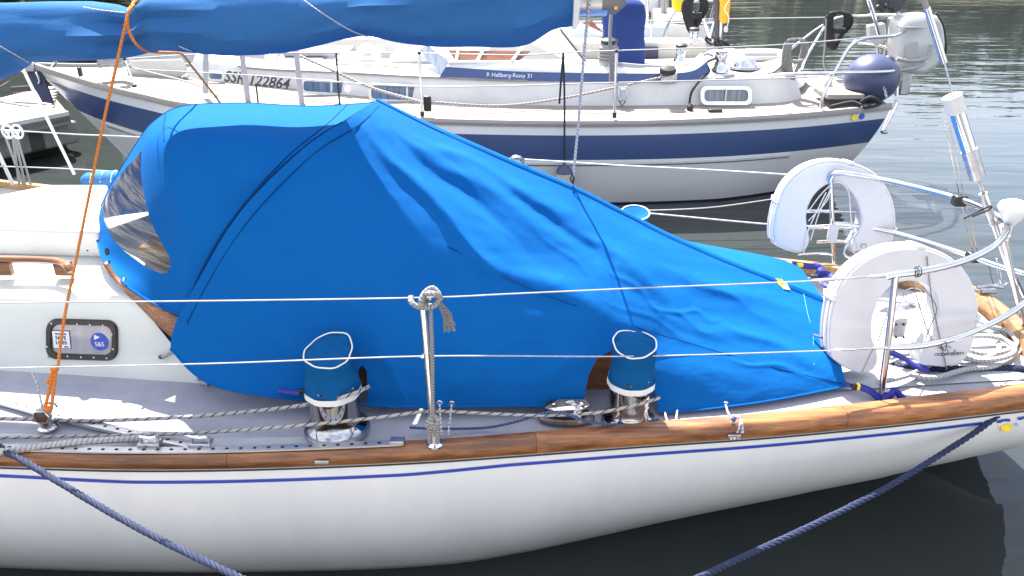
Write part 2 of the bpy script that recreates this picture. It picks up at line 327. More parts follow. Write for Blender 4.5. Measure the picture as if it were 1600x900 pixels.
# ================================================================== SETTING
def water():
    m, nt, bs = newmat('harbour water'); bs.inputs['Base Color'].default_value = (.028, .034, .034, 1); bs.inputs['Roughness'].default_value = .03; bs.inputs['IOR'].default_value = 1.333
    tc = nd(nt, 'ShaderNodeTexCoord'); prev = None
    for sc, dist, sx in ((1.5, .032, (.35, 1.3, 1)), (.4, .05, (.5, 1, 1)), (5, .004, (.4, 1.3, 1))):
        mp = nd(nt, 'ShaderNodeMapping'); mp.inputs['Scale'].default_value = sx; mp.inputs['Rotation'].default_value = (0, 0, R(8)); nz = nd(nt, 'ShaderNodeTexNoise'); nz.inputs['Scale'].default_value = sc; nz.inputs['Detail'].default_value = 3; nz.inputs['Roughness'].default_value = .5
        b = nd(nt, 'ShaderNodeBump'); b.inputs['Distance'].default_value = dist
        nt.links.new(tc.outputs['Object'], mp.inputs[0]); nt.links.new(mp.outputs[0], nz.inputs[0]); nt.links.new(nz.outputs[0], b.inputs['Height'])
        # calm close to the hulls, livelier in the open basin
        if prev: nt.links.new(prev.outputs[0], b.inputs['Normal'])
        else: first = b
        prev = b
        sp = nd(nt, 'ShaderNodeSeparateXYZ'); nt.links.new(tc.outputs['Object'], sp.inputs[0])
        mr = nd(nt, 'ShaderNodeMapRange'); mr.inputs[1].default_value = 4; mr.inputs[2].default_value = 11; mr.inputs[3].default_value = .75; mr.inputs[4].default_value = .7
        nt.links.new(sp.outputs[1], mr.inputs[0])
        wp = nd(nt, 'ShaderNodeTexNoise'); wp.inputs['Scale'].default_value = .16; wp.inputs['Detail'].default_value = 3; wr = nd(nt, 'ShaderNodeMapRange'); wr.inputs[1].default_value = .35; wr.inputs[2].default_value = .65; wr.inputs[3].default_value = .45; wr.inputs[4].default_value = 1.6   # patches of breeze
        wm = nd(nt, 'ShaderNodeMath', operation='MULTIPLY'); nt.links.new(tc.outputs['Object'], wp.inputs[0]); nt.links.new(wp.outputs[0], wr.inputs[0]); nt.links.new(wr.outputs[0], wm.inputs[0]); nt.links.new(mr.outputs[0], wm.inputs[1]); nt.links.new(wm.outputs[0], b.inputs['Strength'])
    nt.links.new(prev.outputs[0], bs.inputs['Normal'])
    mb = MB(); mb.add([(-400, -60, 0), (400, -60, 0), (400, 400, 0), (-400, 400, 0)], [(0, 1, 2, 3)])
    o = mb.build('water', m, smooth=False, kind='structure'); 
    # keep object coordinates equal to world ones
    d = o.location.copy(); o.data.transform(Matrix.Translation(d)); o.location = (0, 0, 0); OFF[o.name] = Vec((0, 0, 0))
water()
def bank():
    g = pm('bank earth', (.10, .10, .06), .9, var=.3, scale=.4)
    mb = MB(); rows = []
    for i in range(41):
        x = -200 + i * 10; yb = 46 + 4 * math.sin(i * .5); rows.append([Vec((x, yb, -.5)), Vec((x, yb + 2, .6)), Vec((x, yb + 14, 3 + math.sin(i * 1.3))), Vec((x, yb + 60, 9))])
    mb.grid(rows).build('bank', g, kind='structure')
    leaf = pm('bank foliage', (.045, .075, .03), .8, var=.5, scale=.3, c2=(.025, .045, .02), spec=.2)
    rr = random.Random(3); mb = MB()
    for i in range(46):
        x = -190 + i * 8.3 + rr.uniform(-2, 2); y = 52 + rr.uniform(-3, 8); h = rr.uniform(5, 7) * (1.5 if x > 34 else 1); w = rr.uniform(4, 6)
        for k in range(420):
            a = rr.uniform(0, 6.28); q = rr.random() ** .5; zz = rr.uniform(.1, 1); rad = w * q * math.sin(min(1, 1.25 * (1.05 - zz)) * 1.57)
            c = Vec((x + math.cos(a) * rad, y + math.sin(a) * rad, 1.5 + zz * h)); s = rr.uniform(.5, 1.1)
            u = Vec((rr.uniform(-1, 1), rr.uniform(-1, 1), rr.uniform(-1, 1))).normalized(); v = u.orthogonal().normalized()
            mb.add([c - u * s - v * s * .4, c + u * s * .2 - v * s, c + u * s, c + v * s * .9], [(0, 1, 2, 3)])
    for i in range(26):                          # unseen tall trees added at left so their reflection darkens the water
        x = -12 - i * 1.9; y = 27 + rr.uniform(-2, 5) + i * .2; h = rr.uniform(17, 21); w = rr.uniform(3.5, 5)
        for k in range(260):
            a = rr.uniform(0, 6.28); q = rr.random() ** .5; zz = rr.uniform(.02, 1); rad = w * q * math.sin(min(1, 1.25 * (1.05 - zz)) * 1.57)
            c = Vec((x + math.cos(a) * rad, y + math.sin(a) * rad, .5 + zz * h)); s = rr.uniform(.5, 1.1)
            u = Vec((rr.uniform(-1, 1), rr.uniform(-1, 1), rr.uniform(-1, 1))).normalized(); v = u.orthogonal().normalized()
            mb.add([c - u * s - v * s * .4, c + u * s * .2 - v * s, c + u * s, c + v * s * .9], [(0, 1, 2, 3)])
    mb.build('wood', leaf, smooth=False, kind='stuff', label='distant wooded bank across the harbour, seen as green reflection, with unseen trees added at left to darken the water')
bank()
# the pontoon the photographer stands on, just below the frame
def pontoon_here():
    root = thing('pontoon', 'timber walkway pontoon in the foreground that the mooring ropes lead to', 'pontoon', (0, .6, 0)); root['kind'] = 'structure'
    mb = MB(); mb.box((0, .45, .2), (9, 1.9, .42)).build('float', CONC, root)
    for i in range(60): mb = MB(); 
    pk = None
    for i in range(60):
        x = -4.4 + i * .15
        if pk is None: pk = MB().box((x, .45, .43), (.138, 2.0, .035)).build('plank', PLANK, root, bevel=.004, smooth=False); x0 = x
        else: clone(pk, (x - x0, 0, 0))
pontoon_here()

# ================================================================== NEAR BOAT
NB = thing('sailboat', 'white classic sailing yacht in the foreground with a varnished toe rail and blue cove stripe', 'sailboat', (0, 3.2, 0))
zr = lambda px: interp([(0, .775), (800, .775), (1200, .785), (1400, .80), (1600, .82), (1800, .84)], px)
rbp = [(-420, 715), (-200, 719), (0, 724), (200, 729), (400, 727), (630, 718), (800, 707), (1000, 692), (1200, 678), (1400, 659), (1600, 636), (1655, 628)]
sheer = crom([V(a, b, z=zr(a)) for a, b in rbp], 10)
wlk = [(-3.6, 2.62), (-1.8, 2.52), (-.82, 2.52), (-.3, 2.555), (0, 2.615), (.3, 2.70), (.58, 2.785), (1.22, 2.985), (1.8, 3.19), (2.08, 3.21), (2.44, 3.16), (3.2, 3.06)]
wzk = [(1.6, 0), (1.9, .05), (2.08, .12), (2.44, .28), (2.9, .38), (3.2, .45)]
def wly(x): return interp(wlk, x)
wl = crom([Vec((a, b, 0)) for a, b in wlk], 12)
def wlat(x):
    for a, b in zip(wl, wl[1:]):
        if a.x <= x <= b.x: return a.lerp(b, (x - a.x) / (b.x - a.x)).y
    return wl[0].y if x < wl[0].x else wl[-1].y
def hullpt(p, t):                                   # t 0 at the sheer, 1 at the waterline
    x = p.x + .22 * t * max(0, (p.x - .2)); w = wlat(x)
    y = p.y + (w - p.y) * (t ** interp([(0, 1.9), (1.2, 1.6)], p.x)); z = lerp(p.z, interp(wzk, x), t)
    y -= .018 * math.sin(math.pi * min(t, 1)) 
    return Vec((x, y, z))
G = [[hullpt(p, j / 14) for j in range(15)] + [hullpt(p, 1) + Vec((0, .25, -.12)), hullpt(p, 1) + Vec((0, .7, -.4))] for p in sheer]
MB().grid(G).build('hull', HULLW, NB)
# cove stripe: a painted band 2 mm proud
def strip(t0f, t1f, x0, x1, n=1, o=.0025):
    g = []
    for p in sheer:
        if p.x < x0 or p.x > x1: continue
        a, b = hullpt(p, t0f(p.x)), hullpt(p, t1f(p.x)); a.y -= o; b.y -= o; g.append([a, a.lerp(b, .5), b])
    return g
def solve_t(px, py):                                # how far down the hull a sight line lands
    best = (1e9, 0)
    d = ray(px, py)
    for p in sheer:
        for j in range(60):
            q = hullpt(p, j / 60); dd = q - Vec((0, 0, CAMH)); k = dd.dot(fw); e = (dd.x / k * F + CX - px) ** 2 + (CY - dd.dot(up) / k * F - py) ** 2
            if e < best[0]: best = (e, j / 60, q.x)
    return best
st = []
for a, b in ((0, 747.5), (200, 754), (400, 751), (630, 742), (800, 728), (1000, 712), (1200, 695), (1400, 675), (1540, 661)):
    e, t, x = solve_t(a, b); st.append((x, t))
hw = .017
MB().grid(strip(lambda x: interp(st, x) - hw * .5, lambda x: interp(st, x) + hw * .5, -3.5, 1.80)).build('cove_stripe', STRIPE, NB)
for a, b in ((1.83, 1.885), (1.915, 1.965)):
    g = []
    for i in range(5):
        x = lerp(a, b, i / 4); p = min(sheer, key=lambda q: abs(q.x - x)); p = Vec((x, p.y, p.z)); q0, q1 = hullpt(p, interp(st, 1.79) - hw * .5), hullpt(p, interp(st, 1.79) + hw * .5); q0.y -= .004; q1.y -= .004; g.append([q0, q1])
    MB().grid(g).build('cove_stripe', STRIPE, NB)
# far side and transom
far = crom([Vec(p) for p in ((-3.9, 5.45, .80), (-3.0, 5.2, .79), (-1.8, 4.8, .78), (0, 4.35, .78), (1.0, 4.05, .79), (1.5, 3.87, .80), (1.95, 3.68, .81), (2.26, 3.46, .825))], 8)
def farpt(p, t):
    yb = interp([(-3.9, p.y - .3), (1.0, p.y - .3), (1.8, 3.25), (2.4, 3.12)], p.x); zb = interp(wzk, p.x)
    return Vec((p.x + .1 * t * max(0, p.x), p.y + (yb - p.y) * t ** 2.2, lerp(p.z, zb - .01, t)))
MB().grid([[farpt(p, j / 8) for j in range(9)] for p in far]).build('hull_far_side', HULLW, NB)
tr = crom([far[-1], Vec((2.25, 3.05, .835)), sheer[-1]], 6)
MB().grid([[farpt(far[-1], j / 8).lerp(hullpt(sheer[-1], j / 8), k / 8) for k in range(9)] for j in range(9)]).build('transom', HULLW, NB)
# deck
def near_at(x):
    for a, b in zip(sheer, sheer[1:]):
        if a.x <= x <= b.x: return a.lerp(b, (x - a.x) / (b.x - a.x))
    return sheer[-1].copy() if x > 0 else sheer[0].copy()
def far_at(x):
    for a, b in zip(far, far[1:]):
        if a.x <= x <= b.x: return a.lerp(b, (x - a.x) / (b.x - a.x))
    return far[-1].copy() if x > 0 else far[0].copy()
G = []; X0 = sheer[0].x; X1 = 2.20
for i in range(60):
    x = lerp(X0, X1, i / 59); a, b = near_at(x), far_at(x); G.append([a.lerp(b, j / 12) + Vec((0, 0, .03 * math.sin(math.pi * j / 12) + .002)) for j in range(13)])
MB().grid(G).build('deck', DECKG, NB)
# white paint on the aft deck
G = []
for i in range(30):
    x = lerp(1.02, 2.18, i / 29); a, b = near_at(x), far_at(x); G.append([a.lerp(b, lerp(.14, .90, j / 12)) + Vec((0, 0, .03 * math.sin(math.pi * lerp(.14, .90, j / 12)) + .008)) for j in range(13)])
MB().grid(G).build('aft_deck', DECKW, NB)
g = []
for i in range(40):
    x = lerp(X0, 1.05, i / 39); a, b = near_at(x), far_at(x); g.append([a.lerp(b, t) + Vec((0, 0, .03 * math.sin(math.pi * t) + .007)) for t in (.018, .04, .062 if x < -.7 else .045)])
MB().grid(g).build('deck_margin', DECKW, NB)
# toe rail: swept wood moulding, built in lengths with scarf joints showing
def sweep(P, prof):                                 # prof(i) -> list of (out, up)
    g = []
    for i, p in enumerate(P):
        t = (P[min(i + 1, len(P) - 1)] - P[max(i - 1, 0)]); t.z = 0; t.normalize(); nrm = Vec((t.y, -t.x, 0))
        g.append([p + nrm * o + Vec((0, 0, u)) for o, u in prof(p)])
    return g
def railprof(p):
    h = interp([(-1.8, .045), (0, .050), (1.2, .061), (2, .069)], p.x); w = interp([(-1.8, .042), (0, .045), (1.2, .055), (2, .06)], p.x)
    return [(.004, -.010), (.012, 0), (.014, h * .5), (.010, h * .85), (0, h), (-w * .5, h * 1.04), (-w, h), (-w - .006, h * .5), (-w - .004, 0), (-.01, -.01)]
def railseg(P, name='toe_rail', mat=WOOD, flip=False):
    g = sweep(P, (lambda p: [(-o, u) for o, u in railprof(p)]) if flip else railprof); mb = MB(); mb.grid(g, closed=True)
    k = len(g[0]); n = len(g); mb.f.append(tuple(range(k))); mb.f.append(tuple((n - 1) * k + i for i in range(k))); return mb.build(name, mat, NB, ang=60)
cuts = [0, 38, 62, 86, len(sheer) - 1]
for a, b in zip(cuts, cuts[1:]): railseg([sheer[i] for i in range(a, b)] + [sheer[b - 1].lerp(sheer[b], .97)])
railseg(far, 'toe_rail', WOODL, True); railseg(tr, 'toe_rail', WOODL, True)
# dark sealant line under the rail
MB().grid(sweep(sheer, lambda p: [(.0145, -.013), (.0155, -.009), (.0135, -.005)])).build('rail_seam', DARK, NB)
# scuppers cut in under the rail
for px, py in ((503, 722), (1147, 681)):
    p = V(px, py, y=near_at(V(px, py, z=.78).x).y - .02); MB().box(p, (.05, .012, .014)).build('scupper', STEELD, NB, bevel=.003)

# cabin trunk
cp0, cn = Vec((-1.6, 2.772, .8)), Vec((-.115, -1, .15))
def cab(px, py): return H(px, py, cp0, cn)
out = [(-500, 560), (0, 583), (120, 592), (250, 602), (420, 612), (420, 560), (340, 540), (280, 505), (215, 470), (150, 468), (0, 460), (-500, 440)]
bm_ = MB(); side_bot = [cab(a, b) for a, b in ((-500, 562), (-200, 574), (0, 583), (120, 591), (250, 602), (330, 607))]
side_top = [cab(a, b) for a, b in ((-500, 446), (-200, 454), (0, 462), (120, 468), (190, 470), (222, 480))]
g = []
for a, b in zip(crom(side_bot, 6), crom(side_top, 6)):
    a = a + Vec((0, 0, -.03)); r = [a.lerp(b, t) for t in (0, .3, .6, .85)]; e = b - a
    r += [a.lerp(b, .95) + Vec((0, .004, 0)), b + Vec((0, .022, .004)), b + Vec((0, .05, .010)), b + Vec((0, .30, .03)), b + Vec((0, .6, .04)), b + Vec((0, .95, .03)), b + Vec((0, 1.22, -.02)), b + Vec((0, 1.26, -.35))]
    g.append(r)
MB().grid(g).build('cabin_trunk', PALE, NB, ang=60)
# non-skid panel on cabin top (behind the white margin)
def topz(px, py): return V(px, py, z=1.165)
# bead where trunk meets deck
MB().tube([p + Vec((0, -.004, -.004)) for p in crom(side_bot, 6)], .006, 6).build('trunk_bead', GREYT, NB)
# sliding hatch garage
gt = [(-300, 275), (-300, 353), (0, 356), (152, 361), (157, 330), (170, 284), (75, 284)]
P = [V(a, b, z=1.285) for a, b in ((-300, 352), (0, 356), (154, 361), (168, 288), (78, 288), (-60, 316), (-300, 316))]
mb = MB(); mb.prism(P, (0, 0, 1), .13); mb.build('hatch_garage', GELW, NB, bevel=.014)
P2 = [V(a, b, z=1.185) for a, b in ((-300, 382), (0, 388), (158, 396))]
MB().grid([[p + Vec((0, .01, 0)), p + Vec((0, .01, .012)), p + Vec((0, .06, .014))] for p in P2]).build('garage_flange', ALU, NB)
for a, b in ((36, 385), (87, 388), (137, 391)): MB().ball(V(a, b, z=1.192), .006, 8, 5, (1, 1, .6)).build('screw', HOLE, NB)
# handrail on the cabin top
hr = [V(a, b, z=1.235) for a, b in ((-300, 398), (-100, 401), (0, 404), (85, 407), (108, 418))]
mb = MB(); hp = crom(hr, 8); mb.tube(hp[:-2] + [hp[-1] + Vec((0, 0, -.02))], .017, 8, flat=.8)
for a, b in ((4, 414), (98, 414), (-180, 404)):
    q = V(a, b, z=1.205); mb.box(q + Vec((0, 0, -.015)), (.07, .03, .06))
mb.build('handrail', WOOD, NB, bevel=.006)
# port with gasket, screws, stickers
fr_out = rrect(73, 497, 185, 561, 17, 6, 3); fr_in = rrect(83, 506, 176, 551, 12, 6, 3)
A, B = onp(fr_out, cp0, cn), onp(fr_in, cp0, cn); nn = cn.normalized(); k = len(A)
mb = MB(); mb.add([p + nn * .002 for p in A] + [p + nn * .013 for p in [a.lerp(b, .2) for a, b in zip(A, B)]] + [p + nn * .013 for p in [a.lerp(b, .85) for a, b in zip(A, B)]] + [p + nn * .003 for p in B],
              [(r * k + i, r * k + (i + 1) % k, (r + 1) * k + (i + 1) % k, (r + 1) * k + i) for r in range(3) for i in range(k)])
port = mb.build('window', RUB, NB)
MB().prism([p + nn * .005 for p in B], nn, .004).build('pane', GLASSN, port)
sc0 = None
for a, b in ((84, 504), (104, 504), (124, 505), (144, 506), (164, 507), (74.5, 517), (77, 540), (109, 555), (130, 556.5), (150, 557), (170, 558), (178, 521), (180, 544)):
    q = cab(a, b) + nn * .013
    if sc0 is None: sc0 = MB().ball(q, .0045, 8, 6).build('screw', STEEL, port); q0 = q
    else: clone(sc0, q - q0)
xd = (cab(170, 530) - cab(90, 528)).normalized(); yd = Vec((0, .15, 1))
MB().prism([p + nn * .007 for p in onp([(82, 515), (110.5, 516), (113, 544.5), (85, 543.5)], cp0, cn)], nn, .002).build('sticker', INK, port, smooth=False)
MB().prism([p + nn * .0078 for p in onp([(83, 516), (109.5, 517), (112, 543.5), (86, 542.5)], cp0, cn)], nn, .002).build('sticker', STKW, port, smooth=False)
for s, a, b, z in (("I'M HELPING", 97, 521, .009), ('SAVE', 97, 527, .021), ('LIVES', 98, 534.5, .021), ('RNLI', 106, 541, .008)):
    text(s, z, INK, cab(a, b) + nn * .0085, xd, yd, port, 'lettering', bold=.0002)
c = cab(157, 533); MB().prism([c + nn * .0075 + xd * (.0375 * math.cos(g)) + yd.normalized() * (.0375 * math.sin(g)) for g in [2 * math.pi * i / 28 for i in range(28)]], nn, .003).build('sticker', STKB, port, smooth=False)
text('S&S', .027, INKW, cab(157.5, 537) + nn * .0085, xd, yd, port, 'lettering')
MB().prism([p + nn * .0087 for p in onp([(149, 522), (158, 526), (149, 530)], cp0, cn)], nn, .0014).build('pennant_mark', INKW, port, smooth=False)
MB().ball(cab(76, 557) + nn * .002, .006, 8, 6).build('vent_screw', STEELD, NB)
# cockpit coaming board that shows below the sprayhood
cb = crom([V(a, b, y=y) for a, b, y in ((160, 412, 2.90), (180, 440, 2.86), (215, 462, 2.80), (255, 485, 2.74), (290, 500, 2.70))], 5)
cb2 = crom([V(a, b, y=y) for a, b, y in ((161, 416, 2.91), (185, 446, 2.87), (220, 482, 2.81), (250, 512, 2.75), (284, 540, 2.70))], 5)
MB().grid([[a, b] for a, b in zip(cb, cb2)]).build('coaming_board', WOOD, NB, solid=.02)
MB().box((-.20, 2.70, .89), (1.60, .022, .19)).build('coaming_board', WOOD, NB, bevel=.005)
MB().box((.1, 3.1, .84), (1.9, .7, .10)).build('cockpit_seat', DECKW, NB)
# cabin interior edge visible through the sprayhood window
MB().box((-1.50, 3.35, 1.22), (.18, .5, .05)).build('companionway_hatch', WOODL, NB, bevel=.01)
# genoa tracks with drilled holes
def track(P, w, name, step, mat=ALU, hole=True, h=.012, parent=NB):
    g = []
    for i, p in enumerate(P):
        t = (P[min(i + 1, len(P) - 1)] - P[max(i - 1, 0)]).normalized(); n = Vec((-t.y, t.x, 0)).normalized()
        g.append([p + n * (-w / 2), p + n * (-w / 2) + Vec((0, 0, h)), p + n * (-w * .28) + Vec((0, 0, h * 1.05)), p + n * (w * .28) + Vec((0, 0, h * 1.05)), p + n * (w / 2) + Vec((0, 0, h)), p + n * (w / 2)])
    tk = MB().grid(g).build(name, mat, parent, ang=25); h0 = None
    for i, q in enumerate(resample(P, step)):
        q = q + Vec((0, 0, h * 1.05 + .0005))
        if h0 is None: h0 = MB().lathe(q, [(.0055, -.001), (.0055, .0006)], 8, sc=(1.3, 1)).build('hole', HOLE, tk); q0 = q
        else: clone(h0, q - q0)
    return tk
track(crom([V(a, b, z=.80) for a, b in ((-200, 575), (0, 628), (80, 650), (200, 678), (300, 699))], 8), .034, 'genoa_track', .055)
rp = [p + Vec((0, 0, interp([(-1.8, .048), (0, .056)], p.x))) + Vec((0, .022, 0)) for p in sheer if p.x < -.36]
track(rp, .032, 'rail_track', .048, h=.006)
MB().box(rp[-1] + Vec((-.02, 0, .008)), (.05, .034, .018)).build('track_end', STEELD, NB, bevel=.003)
for px in (235, 314):                                # adjustable fairlead cars on the rail track
    q = V(px, 694, z=.832); car = thing('genoa_car', 'steel sheet car clipped on the rail track, %s of the two' % ('left' if px < 300 else 'right'), 'track car', q, 'steel sheet cars on the rail track')
    MB().box(q + Vec((0, 0, .006)), (.078, .042, .014)).build('base', STEELD, car, bevel=.003)
    MB().tube([q + Vec((-.03, 0, .014)), q + Vec((-.03, 0, .032)), q + Vec((0, 0, .026)), q + Vec((.03, 0, .032)), q + Vec((.03, 0, .014))], .006, 8).build('saddle', STEEL, car)
    MB().ball(q + Vec((.026, -.01, .036)), .008, 10, 6).build('plunger', STEEL, car)

# stanchion and lifelines, near side
sb = V(679, 684, y=2.285); stp = V(660, 466, y=2.29)
o = MB().tube([sb + Vec((0, 0, -.03)), stp], .0125, 12).build('stanchion', STEEL, NB)
MB().ball(stp, .0135, 10, 6).build('cap', STEEL, o); MB().lathe(sb + Vec((0, 0, -.03)), [(.03, 0), (.03, .006), (.017, .012), (.016, .05)], 14).build('base', STEEL, o)
for pts in (((-260, 477, 2.30), (0, 473, 2.29), (330, 470, 2.29), (660, 465, 2.285), (800, 459, 2.33), (1000, 450, 2.42), (1150, 444, 2.49), (1290, 438, 2.55)),
            ((-260, 580, 2.29), (0, 575, 2.28), (330, 568, 2.28), (662, 556.5, 2.285), (950, 557, 2.40), (1100, 554, 2.47), (1300, 547.5, 2.56))):
    MB().tube(path(pts, 6), .0028, 6).build('lifeline', WIRE, NB)
MB().lathe(V(660, 556.5, y=2.272), [(.006, -.004), (.006, .006)], 8, (0, 1, 0)).build('ferrule', STEEL, NB)
# rigging screws joining the lifelines to the pushpit
for a, b in (((1262, 439, 2.545), (1390, 430, 2.60)), ((1295, 547, 2.56), (1388, 543, 2.60))):
    p, q = V(a[0], a[1], y=a[2]), V(b[0], b[1], y=b[2]); o = MB().tube([p.lerp(q, t) for t in (0, .1, .12, .42, .44, .75, .77, 1)], 0, 8, rr=[.003, .003, .0065, .0065, .004, .004, .0075, .0075]).build('rigging_screw', STEEL, NB)

# pushpit
def steel(pts, r=.0125, name='rail_tube', par=NB, mat=STEEL, n=8): return MB().tube(path(pts, n), r, 12).build(name, mat, par)
PP = MB().tube(path([(1386, 433, 2.60), (1395, 430, 2.60), (1440, 424, 2.62), (1500, 410, 2.67), (1548, 388, 2.76), (1570, 366, 2.90), (1572, 350, 3.02), (1556, 336, 3.16), (1505, 313, 3.38), (1440, 295, 3.56), (1375, 280, 3.70), (1310, 270, 3.78), (1296, 282, 3.80)], 8), .0135, 12).build('pushpit', STEEL, NB)
MB().tube(path([(1388, 543, 2.60), (1440, 540, 2.61), (1500, 526, 2.65), (1560, 500, 2.74), (1600, 474, 2.86), (1625, 448, 3.05), (1612, 432, 3.22), (1560, 416, 3.37), (1500, 395, 3.52), (1395, 363, 3.76), (1330, 352, 3.82), (1300, 350, 3.84)], 8), .0125, 12).build('rail', STEEL, PP)
for pts in (((1399, 430, 2.60), (1388, 530, 2.605), (1376, 623, 2.61)), ((1298, 275, 3.80), (1300, 350, 3.84), (1303, 425, 3.88)), ((1566, 352, 3.0), (1582, 430, 3.02), (1604, 520, 3.04), (1618, 570, 3.05)), ((1548, 332, 3.2), (1572, 400, 3.3), (1600, 462, 3.38))):
    MB().tube(path(pts, 4), .0125, 12).build('leg', STEEL, PP)
MB().lathe(V(1378, 626, y=2.61), [(.035, -.01), (.035, -.004), (.018, .004), (.017, .05)], 16).build('foot', STEEL, PP)
for (a, b, y) in ((1499, 313, 3.40), (1520, 401, 3.47)):
    MB().box(V(a, b, y=y), (.055, .05, .05)).build('clamp', DARK, PP, bevel=.007)
for a, b, y in ((1432, 425, 2.61), (1436, 424, 2.61), (1475, 540, 2.62)):
    q = V(a, b, y=y); MB().tube([q + Vec((0, .019 * math.cos(g), .019 * math.sin(g))) for g in [i * .6 for i in range(12)]], .002, 5).build('cable_tie', DARK, PP)
# folded boarding ladder wires behind the pushpit
mb = MB()
for dx in (0, 7): mb.tube(path([(1476 + dx, 190, 3.45), (1500 + dx, 310, 3.45), (1522 + dx, 400, 3.48)], 4), .0022, 5)
mb.tube(path([(1474, 199, 3.45), (1480, 190, 3.46), (1494, 188, 3.5), (1510, 192, 3.52)], 5), .003, 6); mb.tube(path([(1476, 205, 3.45), (1485, 198, 3.47), (1500, 196, 3.5), (1512, 200, 3.52)], 5), .003, 6)
mb.build('ladder_wires', STEEL, NB)
mb = MB()
for a, b in ((1545, 1553), (1557, 1565)): mb.tube(path([(a, 412, 3.55), (b, 444, 3.56), (b + 12, 436, 3.56), (a + 12, 404, 3.55)], 3), .003, 6)
mb.build('ladder_rung', STEEL, NB)
# gps dome
gp = V(1577, 352, y=3.0); gd = thing('gps_antenna', 'white mushroom-shaped antenna on the corner of the stern rail', 'antenna', gp)
MB().lathe(gp, [(.012, -.05), (.014, 0), (.022, .006), (.040, .035), (.055, .062), (.059, .078), (.052, .093), (.03, .104), (.006, .107)], 24).build('dome', CLEARW, gd); MB().lathe(gp + Vec((0, 0, -.06)), [(.018, 0), (.018, .02), (.013, .03), (.013, .05)], 12).build('bracket', STEEL, gd)
# backstay with its adjuster
bs_ = thing('backstay', 'steel backstay with a hydraulic tensioner cylinder rising from the stern', 'backstay', V(1605, 500, y=3.05))
bl = lambda t: V(1430, -40, y=3.12).lerp(V(1490, 150, y=3.10), t)
MB().tube([V(1425, -60, y=3.12), V(1450, 20, y=3.11)], .011, 10).build('wire_cover', GREYT, bs_)
MB().tube([V(1448, 12, y=3.11), V(1475, 98, y=3.10)], .0125, 10).build('turnbuckle', STEEL, bs_)
MB().tube([V(1475, 96, y=3.10), V(1492, 160, y=3.10)], .004, 8).build('wire', STEELD, bs_)
A, B = V(1490, 158, y=3.10), V(1527, 276, y=3.08); D = (B - A).normalized()
MB().tube([A - D * .02, A, A + D * .045, A + D * .046, B, B + D * .004], 0, 16, rr=[.02, .036, .036, .027, .027, .02]).build('cylinder', STEEL, bs_)
MB().tube([A - D * .022, A + D * .046], .0375, 16).build('collar', GELW, bs_)
MB().tube([B - D * .12, B + D * .005], .031, 14).build('gland', STEELD, bs_)
MB().tube([A + D * .05 + Vec((-.028, -.004, 0)), B + Vec((-.028, -.004, 0))], .006, 6).build('hose', pm('blue hose', (.1, .25, .55), .4), bs_)
MB().tube([B, V(1537, 302, y=3.08)], .007, 8).build('rod', STEELD, bs_)
MB().tube([V(1536, 302, y=3.08), V(1545, 330, y=3.07), V(1552, 350, y=3.07)], .017, 10).build('toggle', STEELD, bs_)
MB().tube([V(1552, 350, y=3.07), V(1580, 430, y=3.06), V(1612, 540, y=3.05)], .011, 10).build('chainplate', STEEL, bs_)
MB().tube(path([(1507, 341, 2.95), (1530, 330, 3.0), (1548, 322, 3.03), (1545, 328, 3.03), (1520, 338, 2.98)], 4), .004, 6).build('pin', DARK, bs_)

